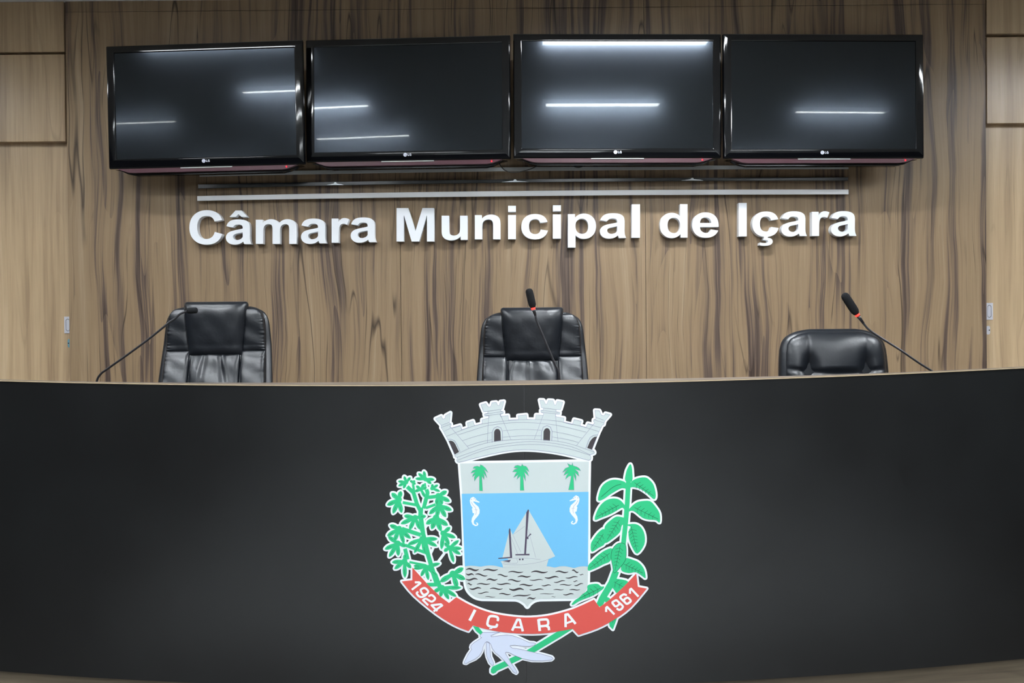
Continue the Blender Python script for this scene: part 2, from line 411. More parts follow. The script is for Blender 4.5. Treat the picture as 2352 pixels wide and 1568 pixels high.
pull(d1, (148, 162), 727, 765, 1, 155.5, 163, 778, 798, M['film'])
pull(d2, (2268, 2280), 695.5, 734, -1, 2268, 2274, 748, 768, M['chrome'])
tag(MB().box(-6, L0 + .05, .0455, .0745, 2.901, Z_CEIL).build('trim_2', M['wood_side']), kind='structure')
tag(MB().box(L3 - .05, 6, .0455, .0745, 2.901, Z_CEIL).build('trim_3', M['wood_side']), kind='structure')
tag(MB().box(-6, -4.4, .035, .07, .452, 2.9).build('trim_4', M['wood_side']), kind='structure')
tag(MB().box(4.4, 6, .035, .07, .452, 2.9).build('trim_5', M['wood_side']), kind='structure')
def boxpanel(xa, xb, ytop, ybot, xr, label, top=None, bot=None):
    Yf = -.006
    zt = top if top else onY(xr, ytop, Yf).z; zb = bot if bot else onY(xr, ybot, Yf).z
    o = MB().box(xa, xb, Yf, .0449, zb, zt, .0015).build('wall_panel', M['wood_side'])
    o.data.materials[0] = M['wood_side']
    return tag(o, label, 'panel', 'raised panels above the doors')
xl = onY(148.3, 200, -.006).x; xr_ = onY(2267, 180, -.006).x
boxpanel(-4.4, xl, 8, 119, 100, 'raised wood panel above left door, the upper one touching the ceiling', top=Z_CEIL - .002)
boxpanel(-4.4, xl, 125, 325, 100, 'raised wood panel above left door, the lower one')
boxpanel(xr_, 4.4, 0, 77, 2310, 'raised wood panel above right door, the upper one', top=Z_CEIL - .002)
boxpanel(xr_, 4.4, 85, 283, 2310, 'raised wood panel above right door, the lower one with pale sheen')

# platform and its curved face
N = 96; XS = [-4.2 + 8.4 * i / N for i in range(N + 1)]
v = []; f = []
for X in XS:
    y = yfront(X) + .035; v += [(X, y, 0), (X, y, .45), (X, .075, .45), (X, .075, 0)]
for i in range(N):
    for k in range(4): f.append((i * 4 + k, i * 4 + 4 + k, i * 4 + 4 + (k + 1) % 4, i * 4 + (k + 1) % 4))
f += [(0, 1, 2, 3), (N * 4 + 3, N * 4 + 2, N * 4 + 1, N * 4)]
plat = mesh('floor_platform', v, f, M['wood_h']); plat.data.materials.append(M['platform'])
for p in plat.data.polygons:
    if p.normal.z > .9 or p.normal.z < -.9 and p.center.z > .4: p.material_index = 1
tag(plat, kind='structure')

# ceiling lights
names = {}
LAB = ['wide ceiling light over the centre chair', 'wide ceiling light in front of the bench centre', 'ceiling light behind the camera near the middle',
       'narrow ceiling light over the left chair, nearest the wall', 'narrow ceiling light in the second row left', 'narrow ceiling light in the third row left',
       'ceiling light near the far left wall, third row', 'narrow ceiling light in front of the right chair', 'ceiling light nearest the right door',
       'ceiling light nearest the left door']
for i, (x0, x1, y, wd, s) in enumerate(LAMPS):
    t = empty('ceiling_light', ((x0 + x1) / 2, y, Z_CEIL))
    tag(t, LAB[i] if i < len(LAB) else 'white ceiling light in the rear half of the hall', 'ceiling light', 'ceiling lights of the hall')
    h = (x1 - x0) / 2
    m = MB(); hw = wd / 2 + .012
    m.box(-h - .03, h + .03, -hw, -wd / 2 - .001, -.035, -.001); m.box(-h - .03, h + .03, wd / 2 + .001, hw, -.035, -.001)
    m.box(-h - .03, -h - .001, -wd / 2 - .001, wd / 2 + .001, -.035, -.001); m.box(h + .001, h + .03, -wd / 2 - .001, wd / 2 + .001, -.035, -.001)
    m.build('housing', M['ceil'], t)
    MB().box(-h, h, -wd / 2, wd / 2, -.028, -.004).build('diffuser', lampmat('lit_diffuser', LAMP_E * s), t)

# ------------------------------------------------------------------ council bench
def yt(x): return 881 - 1.7e-5 * (x - 1060) ** 2 - .0087 * (x - 1176)
def yb(x): return 1579 - 3.8e-5 * (x - 1129) ** 2 - .0087 * (x - 1176)
def zfor(X, fn, z):
    Y = yfront(X)
    for _ in range(6):
        px, py = proj((X, Y, z)); sc = F_PX / (Y - CAM.y); z += (py - fn(px)) / sc
    return z
bench = empty('council_bench', (0, 0, 0))
tag(bench, 'long curved black council bench with thin wooden top edge, bearing the coat of arms', 'bench')
N = 120; XS = [-2.5 + 5.0 * i / N for i in range(N + 1)]
LT = .005
zt = [zfor(X, yt, 1.4) for X in XS]; zb = [zfor(X, yb, .3) for X in XS]
def band(name, secs, mat, parent):
    # secs: list of cross sections (each same number of points) swept along the bench
    n = len(secs[0]); v = [p for s in secs for p in s]; f = []
    for i in range(len(secs) - 1):
        for k in range(n): f.append((i * n + k, i * n + (k + 1) % n, (i + 1) * n + (k + 1) % n, (i + 1) * n + k))
    f += [tuple(range(n))[::-1], tuple((len(secs) - 1) * n + k for k in range(n))]
    return mesh(name, v, f, mat, parent, smooth=True, flat_limit=30)
NZ = 6
half = [i for i in range(len(XS))]
mid = min(range(len(XS)), key=lambda i: abs(XS[i] - .055))
def fp(idx, nm, gapl, gapr):
    secs = []
    for j, i in enumerate(idx):
        X = XS[i] + (gapl if j == 0 else 0) - (gapr if j == len(idx) - 1 else 0); y = yfront(X); t = zt[i] - LT
        secs.append([(X, y, zb[i] + (t - zb[i]) * k / NZ) for k in range(NZ + 1)] + [(X, y + .025, t), (X, y + .025, zb[i])])
    band(nm, secs, M['black_panel'], bench)
fp(half[:mid + 1], 'front_panel', 0, .0004); fp(half[mid:], 'front_panel', .0004, 0)
secs = []
for i, X in enumerate(XS):
    dx = X + .10; hwid = 1.55 if dx < 0 else 1.75
    dep = .028 + .205 * (cos(pi / 2 * min(1, abs(dx) / hwid)) ** 2)
    y = yfront(X); secs.append([(X, y - .002, zt[i] - LT), (X, y - .002, zt[i]), (X, y + dep, zt[i]), (X, y + dep, zt[i] - .018), (X, y + .026, zt[i] - .018), (X, y + .026, zt[i] - LT)])
band('top_ledge', secs, M['wood_edge'], bench)
secs = []
for i, X in enumerate(XS):
    y = yfront(X); secs.append([(X, y - .0035, zt[i] - LT), (X, y - .0035, zt[i] - .0012), (X, y - .0021, zt[i] - .0012), (X, y - .0021, zt[i] - LT)])
band('edge_banding', secs, M['banding'], bench)
secs = []
for i, X in enumerate(XS):
    y = yfront(X); secs.append([(X, y + .0255, 1.175), (X, y + .0255, 1.2), (X, -1.3, 1.2), (X, -1.3, 1.175)])
band('worktop', secs, M['wood_edge'], bench)
for X in (-2.3, -1.2, .05, 1.2, 2.3):
    y = yfront(X); MB().box(X - .0125, X + .0125, y + .04, -1.34, .4505, 1.1745).build('support_panel', M['black_panel'], bench)

# ------------------------------------------------------------------ coat of arms (vinyl stickers on the bench front)
arms = empty('coat_of_arms', onfront(1205, 1250))
tag(arms, 'large colourful coat of arms with castle crown and red ribbon on black bench front', 'emblem')
AO = arms.location.copy()
def lay(name, polys, mat, h, parent=None, holes=()):
    v, f = fill2d(polys, holes, cuts=22.0)
    cache = {}
    def base(x, y):
        k = (round(x, 4), round(y, 4))
        if k not in cache: cache[k] = onfront(x, y)
        return cache[k]
    off = h * .00035
    po = parent or arms
    def fr(x, y): return base(x, y) - AO + Vector((0, -off, 0))
    used = sorted({i for q in f for i in q}); mp = {a: i for i, a in enumerate(used)}
    # solid sticker, thin but with real thickness
    return prism(name, v, f, fr, lambda x, y: base(x, y) - AO + Vector((0, -.00004, 0)), mat, po)
def cr(ox, oy, s): return lambda pts: [(ox + a / s, oy + b / s) for a, b in pts]
A_ = cr(980, 900, 5.3454); B1 = cr(870, 1060, 9.8); B2 = cr(870, 1180, 9.8); B3 = cr(930, 1300, 13.07)
C_ = cr(1330, 1050, 4.481); C2 = cr(1330, 1220, 8.71); D_ = cr(900, 1300, 3.92); E1 = cr(1040, 1040, 7.127); E2 = cr(1040, 1150, 6.273)
G1 = cr(1360, 1310, 13.064); G2 = cr(1060, 1370, 7.84); G3 = cr(1060, 1420, 10.226)
def sm(p, n=4, closed=False): return [(q.x, q.y) for q in catmull([Vector((a[0], a[1], 0)) for a in p], n, closed)]

# --- crown
crown_sil = A_([(180, 408), (108, 328), (180, 295), (198, 333), (228, 322), (230, 290), (292, 255), (282, 360), (278, 375), (300, 392), (300, 410), (285, 425), (302, 440),
  (412, 408), (428, 463), (507, 435), (500, 378), (570, 355), (588, 412), (680, 388), (680, 340), (762, 318), (765, 292), (712, 290), (708, 270), (752, 258), (748, 235), (700, 240), (665, 155), (725, 138), (755, 182),
  (785, 182), (802, 130), (855, 125), (872, 165), (892, 162), (905, 120), (950, 115), (925, 210), (908, 215), (910, 235), (940, 240), (940, 260), (900, 275), (908, 300), (1000, 287), (1004, 342),
  (1128, 337), (1122, 290), (1225, 280), (1230, 335), (1335, 337), (1342, 280), (1432, 285), (1438, 262), (1402, 248), (1402, 225), (1435, 218), (1432, 195), (1408, 190), (1388, 98), (1435, 100), (1458, 150), (1475, 150), (1495, 102), (1550, 105), (1568, 160), (1585, 160), (1605, 112), (1672, 125),
  (1645, 215), (1590, 215), (1588, 240), (1635, 250), (1632, 272), (1580, 270), (1585, 302), (1688, 320), (1680, 372), (1790, 400), (1810, 335), (1900, 358), (1882, 412), (1958, 432), (1978, 385), (2045, 402), (2062, 378), (2048, 362), (2050, 340), (2075, 330), (2066, 225), (2120, 228), (2145, 285), (2180, 290), (2195, 262), (2252, 278),
  (2185, 355), (2180, 375), (2175, 400), (2155, 405), (2140, 440), (2115, 490), (2030, 705)]
  + sm([(2055, 728), (2058, 750), (2005, 768)], 3) + [(2018, 800), (2015, 825), (1990, 838)] + sm([(1990, 838), (1800, 788), (1600, 745), (1400, 718), (1200, 707), (1000, 722), (800, 760), (600, 808), (400, 862)], 4) + [(378, 855), (368, 838), (378, 802), (348, 795), (345, 772), (265, 590), (195, 462), (178, 440), (180, 420)])
wins = [A_([(828, 610), (828, 490), (838, 468), (852, 455), (868, 452), (884, 455), (898, 468), (907, 490), (912, 598)]),
        A_([(1432, 592), (1435, 485), (1445, 462), (1460, 447), (1478, 442), (1495, 447), (1508, 462), (1517, 485), (1513, 598)]),
        A_([(270, 602), (290, 596), (312, 600), (335, 615), (352, 640), (398, 735), (345, 766)]),
        A_([(2094, 545), (2060, 550), (2030, 572), (2005, 605), (1970, 687), (2030, 708)])]
castor = []  # (centre, tips, width) star leaves, in picture units of the artwork
def lobe(c, t, w, n=6):
    c = Vector(c); t = Vector(t); d = t - c; L = d.length; d.normalize(); q = Vector((-d.y, d.x)); R = []
    prof = [(0, .55), (.3, .8), (.55, 1), (.75, .92), (.9, .58), (1.0, .12)]
    return [tuple(c + d * L * a + q * w * b) for a, b in prof] + [tuple(c + d * L * a - q * w * b) for a, b in prof[::-1]]
clusters = [(B1, (620, 460), [(570, 325), (715, 350), (435, 440), (440, 545), (555, 600)], 40), (B1, (1050, 390), [(1015, 210), (890, 260), (825, 380), (1255, 400), (1185, 495)], 44),
  (B1, (450, 850), [(500, 660), (290, 705), (190, 975), (320, 1165), (515, 1150)], 62), (B1, (770, 460), [(705, 425), (820, 425), (830, 510)], 34),
  (B1, (950, 620), [(1020, 500), (840, 540), (812, 665), (1045, 800), (1082, 580)], 42), (B1, (1200, 600), [(1210, 500), (1335, 520), (1380, 665)], 38),
  (B1, (1340, 770), [(1532, 660), (1600, 890), (1435, 957), (1300, 962)], 60), (B1, (1360, 980), [(1642, 1090), (1512, 1245), (1302, 1258), (1135, 1175)], 60),
  (B1, (1290, 1260), [(1065, 1400), (1190, 1515), (1405, 1565), (1555, 1430)], 66), (B1, (820, 1260), [(570, 1215), (495, 1395), (692, 1530), (938, 1530), (1065, 1222)], 58),
  (B2, (460, 330), [(250, 250), (190, 492), (345, 620), (570, 662), (720, 552)], 58), (B2, (430, 660), [(212, 505), (135, 790), (232, 965), (440, 940), (625, 720)], 58),
  (B2, (975, 560), [(1322, 560), (1312, 722), (1055, 910), (800, 875), (655, 685)], 56), (B2, (1450, 430), [(1608, 295), (1728, 532), (1588, 692), (1412, 792)], 56),
  (B2, (1590, 760), [(1802, 590), (1868, 775), (1842, 905), (1688, 1088), (1465, 835), (1482, 645)], 50), (B2, (580, 1060), [(298, 1085), (355, 1235), (590, 1430), (730, 1215), (600, 900)], 56),
  (B2, (1060, 1190), [(1378, 1110), (1330, 1390), (1118, 1482), (950, 1400), (785, 1162), (785, 1225)], 50),
  (B3, (1440, 230), [(1757, 50), (1812, 388), (1055, 465), (1575, 642)], 92), (B3, (1120, 640), [(1692, 640), (1548, 905), (1322, 990), (1068, 915), (860, 765)], 72)]
cas_polys = []; cas_veins = []
for fn, c, tips, wd in clusters:
    k = 12; cas_polys.append(fn([(c[0] + wd * 1.15 * cos(2 * pi * i / k + .1), c[1] + wd * 1.15 * sin(2 * pi * i / k + .1)) for i in range(k)]))
    for t in tips:
        cas_polys.append(fn(lobe(c, t, wd * .84)))
        a = Vector(c).lerp(Vector(t), .52); b = Vector(c).lerp(Vector(t), .88); cas_veins += stroke(fn([a, b]), .75, rnd=False)
for fn, pts, wd in [(B1, [(640, 560), (780, 690), (860, 950), (950, 1130)], 9), (B1, [(770, 500), (800, 690)], 5.5), (B1, [(1075, 620), (1100, 700), (1010, 1050)], 9), (B1, [(540, 915), (860, 975)], 6.5),
  (B1, [(1040, 480), (1055, 580)], 4), (B1, [(950, 1030), (940, 1200), (985, 1560)], 10.5), (B1, [(1060, 1040), (1280, 960)], 6), (B1, [(1110, 800), (1300, 780)], 8), (B2, [(950, 80), (1000, 450), (1120, 950), (1190, 1180)], 10),
  (B2, [(520, 330), (950, 470)], 9), (B2, [(600, 700), (1030, 860)], 7), (B2, [(590, 780), (650, 1020)], 9), (B2, [(690, 1080), (1060, 1150)], 5), (B2, [(1180, 1180), (1310, 1568)], 11), (B3, [(900, 250), (1060, 640)], 10.5), (B3, [(640, 552), (960, 548)], 8.5)]:
    cas_polys += stroke(fn(pts), wd)
cof = [C_([(525, 70), (500, 110), (482, 160), (475, 240), (545, 245), (548, 150), (540, 90)]),
  C_([(480, 262), (440, 240), (370, 228), (310, 240), (250, 280), (215, 340), (195, 440), (250, 430), (330, 375), (440, 315), (500, 330)]),
  C_([(540, 248), (600, 215), (680, 205), (730, 235), (770, 290), (790, 390), (770, 430), (700, 370), (620, 320), (550, 305), (510, 315)]),
  C_([(480, 510), (430, 445), (370, 422), (300, 432), (240, 470), (190, 540), (160, 640), (230, 620), (330, 580), (400, 540), (450, 518), (480, 560)]),
  C_([(515, 530), (580, 470), (640, 450), (730, 450), (790, 510), (830, 580), (830, 670), (790, 645), (720, 640), (650, 620), (560, 550), (500, 560)]),
  C_([(480, 630), (430, 612), (380, 610), (320, 650), (265, 710), (262, 800), (270, 880), (340, 840), (420, 770), (440, 700), (480, 680)]),
  C_([(262, 740), (200, 770), (140, 850), (120, 900), (130, 970), (200, 930), (268, 880)]),
  C_([(480, 700), (500, 690), (580, 685), (640, 720), (675, 800), (670, 900), (600, 990), (550, 930), (515, 840), (510, 760), (530, 712)]),
  C_([(345, 940), (270, 955), (190, 1010), (130, 1070), (95, 1110), (95, 1165), (170, 1140), (250, 1100), (325, 1060)]),
  C_([(470, 1040), (560, 1055), (620, 1085), (670, 1150), (685, 1240), (650, 1220), (585, 1180), (510, 1190), (430, 1155)]),
  C2([(500, 1100), (440, 1100), (380, 1050), (280, 1050), (170, 1080), (160, 1180), (60, 1260), (0, 1320), (-90, 1380), (-150, 1460), (-110, 1462), (0, 1395), (120, 1345), (260, 1290), (380, 1220), (480, 1150)]),
  C2([(680, 960), (800, 950), (980, 1000), (900, 1110), (770, 1230), (710, 1180), (640, 1060)]),
  C2([(560, 1310), (640, 1370), (560, 1430), (500, 1370)])]
loose_leaf = D_([(1955, 500), (1962, 540), (1990, 568), (2015, 500), (2030, 455), (1985, 480)])
cof = [sm(p, 3, True) for p in cof]
cof += stroke(C_([(510, 200), (497, 450), (482, 650), (455, 900)]), 11) + stroke(C_([(380, 1170), (335, 1290), (240, 1450), (205, 1530)]), 15)
cof_c = C_([(430, 880), (470, 890), (485, 930), (482, 1040), (440, 1110), (365, 1190), (345, 1120), (330, 1020), (345, 940), (390, 890)])
cof_c = sm(cof_c, 3, True); cof.append(cof_c)
def veinset(fn, a, b, n=5, sp=1.0, side=26):
    a = Vector(a); b = Vector(b); d = (b - a); L = d.length; d.normalize(); q = Vector((-d.y, d.x)); out = stroke(fn([a, b]), .8, rnd=False)
    for i in range(n):
        p = a + d * L * (.12 + .8 * i / n); s = side * (1 - .5 * i / n)
        out += stroke(fn([p, p + d * s * .5 + q * s]), .7, rnd=False) + stroke(fn([p, p + d * s * .5 - q * s]), .7, rnd=False)
    return out
cof_v = stroke(C_(sm([(435, 275), (350, 305), (230, 405)])), .8, rnd=False)
for fn, a, b, n, sd in [(C_, (570, 260), (765, 395), 5, 40), (C_, (410, 490), (185, 610), 5, 42), (C_, (570, 515), (815, 635), 5, 44), (C_, (415, 645), (290, 845), 5, 42), (C_, (250, 785), (140, 950), 4, 34),
  (C_, (535, 710), (595, 960), 6, 44), (C_, (425, 900), (370, 1160), 6, 40), (C_, (315, 985), (110, 1140), 5, 40), (C_, (460, 1095), (655, 1190), 5, 40), (C2, (430, 1130), (0, 1340), 4, 90), (C2, (700, 1005), (900, 1120), 2, 90)]:
    cof_v += veinset(fn, a, b, n, 1, sd)
cof_v += stroke(cof_c, .8, True, False)
ribbon = D_([(185, 10), (330, 170), (440, 275), (515, 330), (580, 278)] + sm([(580, 278), (700, 345), (850, 405), (1000, 440), (1200, 460), (1400, 445), (1600, 395), (1700, 355), (1820, 300)], 4)[1:]
  + [(1870, 368)] + sm([(1870, 368), (1960, 300), (2080, 190), (2200, 65)], 3)[1:] + [(2215, 185), (2295, 200)] + sm([(2295, 200), (2150, 370), (2000, 480), (1850, 560), (1680, 618)], 3)[1:]
  + [(1628, 562)] + sm([(1628, 562), (1400, 600), (1200, 607), (1000, 592), (850, 565), (730, 532)], 3)[1:] + [(690, 583)] + sm([(690, 583), (560, 530), (400, 430), (200, 265), (90, 135)], 3)[1:] + [(185, 125)])
shield = [(1056.5, 1064), (1352.5, 1059.5)] + E2([(1950, 0), (1950, 900), (1945, 1150)] + sm([(1945, 1150), (1930, 1270), (1850, 1370), (1780, 1400), (1700, 1408)], 4) + [(1260, 1415)] + sm([(1260, 1415), (1180, 1432), (1110, 1480), (1073, 1525), (1035, 1480), (960, 1432), (900, 1417)], 3)
  + [(420, 1410)] + sm([(420, 1410), (330, 1388), (250, 1330), (200, 1250), (180, 1150)], 4) + [(175, 900), (145, 0)])
root1 = G3([(500, 320), (560, 322), (680, 318), (900, 318), (780, 355), (690, 400), (700, 425), (780, 418), (900, 400), (1070, 382), (1200, 400), (1350, 450), (1500, 520), (1590, 560), (1700, 568), (1745, 588),
  (1720, 620), (1600, 650), (1450, 648), (1250, 620), (1150, 625), (1140, 650), (1190, 690), (1400, 720), (1650, 780), (1950, 850), (2120, 900), (2150, 935), (2110, 970), (1900, 988), (1650, 985), (1430, 935), (1240, 860), (1120, 795), (1045, 785), (1030, 810),
  (1080, 900), (1160, 1030), (1270, 1190), (1305, 1260), (1285, 1285), (1220, 1250), (1130, 1130), (1000, 980), (900, 880), (800, 800), (730, 710), (690, 600), (640, 550), (600, 538), (550, 570), (510, 650), (480, 770), (420, 870), (320, 950), (180, 1010), (110, 1055), (65, 1045), (80, 990), (150, 850), (240, 720),
  (215, 680), (230, 625), (300, 560), (440, 470), (475, 445), (440, 430), (435, 400), (450, 375)])
root2 = G3([(580, 545), (660, 575), (670, 760), (690, 900), (750, 1030), (750, 1095), (720, 1098), (660, 1040), (600, 900), (580, 800)])
stalk = [G3([(265, 170), (400, 200), (500, 320), (445, 380), (340, 290)]), G3([(2240, 310), (2600, 180), (2620, 240), (2352, 410), (1715, 790), (1520, 750)]), G3([(1120, 940), (1265, 875), (1430, 935), (1180, 1060)]),
         G3([(790, 1100), (1010, 1000), (1105, 1105), (840, 1225)]), G3([(790, 1100), (730, 1125), (690, 1190), (690, 1260), (740, 1295), (800, 1270), (850, 1215), (830, 1120)])]
# white contour under everything (real cut-out sticker)
S = [crown_sil, shield, ribbon, root1, root2] + stalk + cas_polys + cof
W_ = []
for p in (crown_sil,): W_ += [p] + stroke(p, 9.5, True)
for p in (shield,): W_ += [p] + stroke(p, 10.5, True)
for p in (ribbon,): W_ += [p] + stroke(p, 8.5, True)
for p in [root1, root2] + stalk: W_ += [p] + stroke(p, 8, True)
for p in cas_polys: W_ += [p] + stroke(p, 8.0, True)
for p in cof + [loose_leaf]: W_ += [p] + stroke(p, 8.6, True)
W_ += stroke(B2([(1320, 560), (1150, 930)]), 6) + stroke(B2([(1480, 880), (1330, 1080)]), 6) + stroke(B2([(1130, 200), (1020, 340)]), 6)
gapw = A_([(510, 855)] + sm([(600, 832), (800, 778), (1000, 742), (1200, 727), (1400, 738), (1600, 762), (1800, 805), (1890, 830)], 3) + [(1200, 848)])
lay('white_contour', W_, M['vin_white'], 1)
crown = lay('castle_crown', [crown_sil], M['letter_grey'], 2, holes=wins)
for wq in wins: lay('dark_window', [wq], M['v_blk'], 2.5, crown)
cl = []
def ln(pts, w=.9): cl.extend(stroke(pts, w * .75, rnd=False))
ln(crown_sil + [crown_sil[0]], .8)
for p in [[(345, 778), (520, 692), (720, 628), (900, 596), (1200, 580), (1500, 592), (1750, 632), (2058, 735)], [(375, 800), (560, 735), (800, 662), (1200, 610), (1500, 622), (1780, 672), (2005, 768)], [(378, 838), (560, 765), (800, 690), (1200, 643), (1500, 655), (1780, 705), (2005, 775)],
          [(240, 545), (520, 435), (760, 378), (1200, 338), (1580, 352), (1880, 415), (2115, 485)], [(385, 525), (600, 455), (760, 410), (1000, 380), (1250, 375), (1600, 408), (1960, 492)], [(440, 595), (620, 538), (800, 495)], [(935, 475), (1180, 458), (1410, 468)], [(1540, 483), (1720, 515), (1905, 565)],
          [(498, 662), (650, 615), (800, 585)], [(935, 555), (1180, 535), (1405, 538)], [(1540, 552), (1720, 580), (1860, 618)], [(215, 482), (300, 440)], [(312, 445), (412, 415)], [(1978, 392), (2140, 438)]]: ln(A_(sm(p)), .8)
for p in [[(762, 290), (755, 420), (745, 628)], [(905, 275), (1035, 585)], [(1438, 265), (1320, 580)], [(1580, 272), (1612, 608)], [(290, 425), (520, 692)], [(2060, 380), (1840, 655)], [(430, 408), (428, 463)], [(752, 235), (905, 212)], [(712, 270), (935, 240)], [(1432, 195), (1590, 215)], [(1402, 225), (1635, 250)], [(180, 408), (275, 372)], [(180, 435), (295, 392)], [(2075, 308), (2175, 345)], [(2050, 338), (2180, 380)], [(1402, 248), (1632, 272)], [(712, 290), (940, 262)]]: ln(A_(p), .8)
for p in [[(805, 620), (805, 490), (825, 445), (868, 422), (912, 440), (932, 488), (932, 600)], [(1408, 590), (1412, 485), (1432, 430), (1478, 412), (1520, 430), (1540, 482), (1535, 600)], [(255, 582), (300, 578), (345, 600), (372, 645), (410, 730)], [(2105, 525), (2050, 530), (2010, 555), (1985, 600), (1955, 690)]]: ln(A_(p), 1.4)
lay('masonry_lines', cl, M['v_line'], 3.4, crown)
sh = lay('shield', [shield], M['letter_grey'], 2)
sky = [(1060.5, 1133.5), (1351.8, 1129)] + E2([(1948, 945)] + sm([(1900, 940), (1820, 945), (1750, 965), (1700, 955), (1620, 940), (1540, 942), (1470, 958), (1400, 945), (1320, 938), (1150, 938), (900, 938), (800, 950), (730, 960), (620, 935), (540, 928), (460, 935), (400, 945), (320, 935), (250, 932), (175, 942)], 3))
lay('blue_sky_field', [sky], M['v_sky'], 3, sh)
boat = [E2([(1090, 125), (1475, 797), (1380, 837), (1350, 945), (725, 958), (712, 905), (690, 870), (800, 845), (795, 830), (715, 818), (808, 455), (820, 400), (865, 485), (1060, 165)])]
sb = lay('sailing_boat', boat, M['letter_grey'], 3.8, sh)
lay('boat_masts', [E2(p) for p in [[(1085, 118), (1098, 135), (1075, 430), (1055, 765), (1028, 765), (1045, 500), (1060, 165)], [(816, 388), (830, 410), (855, 800), (855, 820), (658, 833), (655, 820), (825, 805), (806, 430)], [(902, 765), (1105, 760), (1105, 782), (902, 782)], [(1062, 520), (1080, 512), (1120, 465), (1132, 480), (1090, 515), (1090, 550), (1062, 545)], [(715, 862), (838, 847), (815, 882)], [(955, 830), (976, 830), (976, 852), (955, 852)], [(998, 828), (1018, 828), (1018, 852), (998, 852)]]], M['v_dark'], 4.6, sh)
bl = []
for p in [[(720, 905), (850, 918), (1050, 912), (1250, 880), (1385, 838)], [(850, 825), (1050, 822), (1260, 842)], [(865, 485), (980, 735)], [(1085, 400), (1195, 815)], [(1035, 365), (875, 480)], [(730, 885), (920, 895), (920, 830)], [(830, 500), (870, 600), (935, 760)]]: bl += stroke(E2(sm(p)), .5, rnd=False)
lay('rigging_lines', bl, M['v_line'], 4.4, sh)
pal = [[(435, 615), (435, 370), (395, 400), (355, 460), (350, 400), (370, 355), (320, 390), (330, 350), (365, 310), (295, 330), (320, 290), (385, 258), (330, 250), (350, 220), (400, 210), (445, 225), (450, 188), (490, 205), (540, 250), (580, 320), (545, 295), (510, 268), (535, 320), (560, 405), (525, 358), (500, 325), (515, 370), (513, 435), (475, 375), (490, 620)],
  [(1102, 612), (1105, 375), (1050, 430), (1060, 380), (1075, 350), (997, 405), (1020, 350), (1050, 310), (975, 308), (1010, 270), (1065, 250), (1000, 240), (1020, 210), (1060, 197), (1120, 215), (1135, 178), (1155, 208), (1200, 215), (1230, 255), (1250, 308), (1185, 265), (1220, 310), (1243, 378), (1170, 310), (1190, 380), (1190, 460), (1150, 365), (1167, 612)],
  [(1893, 602), (1920, 480), (1938, 375), (1900, 380), (1842, 430), (1860, 370), (1890, 330), (1815, 368), (1840, 310), (1880, 270), (1795, 315), (1840, 250), (1905, 225), (1872, 168), (1945, 200), (1957, 160), (1970, 205), (2030, 225), (2070, 250), (2095, 290), (2000, 265), (2050, 310), (2065, 380), (2000, 320), (2020, 380), (2015, 460), (1975, 350), (1985, 602)]]
for p in pal:
    pt_ = lay('palm_tree', [E1(p)], M['v_green'], 3, sh)
lay('palm_outlines', [q for p in pal for q in stroke(E1(p), .6, True, False)], M['v_line'], 3.7, sh)
sea = [(335, 715), (370, 740), (395, 775), (440, 800), (435, 812), (385, 800), (345, 790), (335, 800), (375, 840), (420, 880), (440, 930), (438, 985), (410, 1030), (375, 1070), (345, 1110), (345, 1150), (375, 1175), (400, 1165), (380, 1140), (395, 1132), (420, 1160), (410, 1185), (370, 1195), (325, 1170), (305, 1120), (315, 1060), (345, 1010), (350, 985), (325, 980), (318, 930), (310, 920), (325, 895), (300, 860), (285, 820), (278, 775), (295, 735)]
sdet = [(300, 800), (335, 855), (370, 890), (383, 930), (385, 975), (372, 1010)]
for mir in (0, 1):
    T = (lambda p: [(2352 - a, b - 24) for a, b in p]) if mir else (lambda p: p)
    so = lay('seahorse', [E1(T(sea))], M['vin_white'], 3.8, sh)
    dd = stroke(E1(T(sdet)), .7)
    for q in [(300, 755), (345, 745), (370, 765)]: dd += stroke(E1(T([q, (q[0] + 12, q[1] + 4)])), 1.5)
    dd += stroke(E1(T([(355, 925), (410, 930)])), .5); lay('seahorse_markings', dd, M['v_line'], 4.6, sh)
wv = [(190, 990, 375, 985, 36), (440, 1000, 650, 985, 30), (800, 1025, 1015, 1020, 24), (1130, 1025, 1368, 1018, 32), (1478, 1022, 1665, 1020, 28), (1715, 1002, 1812, 1022, 30), (1825, 1058, 1885, 1062, 14), (190, 1045, 305, 1068, 30), (325, 1055, 500, 1075, 26), (645, 1065, 795, 1080, 24), (935, 1095, 1125, 1080, 28), (1325, 1100, 1525, 1100, 30), (1625, 1105, 1800, 1095, 22), (190, 1125, 360, 1130, 32), (485, 1140, 645, 1125, 30), (795, 1140, 980, 1150, 26), (1105, 1135, 1300, 1138, 18), (1455, 1170, 1620, 1150, 20), (1735, 1155, 1800, 1155, 16), (210, 1195, 280, 1200, 24), (345, 1200, 540, 1190, 22), (635, 1190, 838, 1200, 24), (960, 1212, 1155, 1208, 26), (1280, 1215, 1415, 1215, 20), (1540, 1210, 1712, 1205, 18), (1750, 1215, 1880, 1192, 22), (240, 1260, 410, 1260, 30), (535, 1265, 720, 1262, 24), (812, 1265, 1025, 1280, 38), (1105, 1275, 1310, 1275, 24), (1450, 1280, 1600, 1275, 16), (1680, 1282, 1835, 1275, 18), (360, 1328, 520, 1315, 18), (665, 1340, 835, 1340, 22), (865, 1378, 1125, 1345, 24), (1255, 1340, 1460, 1335, 10), (1590, 1345, 1742, 1342, 22), (465, 1380, 615, 1380, 12), (1070, 1412, 1195, 1392, 28), (1420, 1380, 1485, 1378, 8)]
rnd = random.Random(5); wp = []
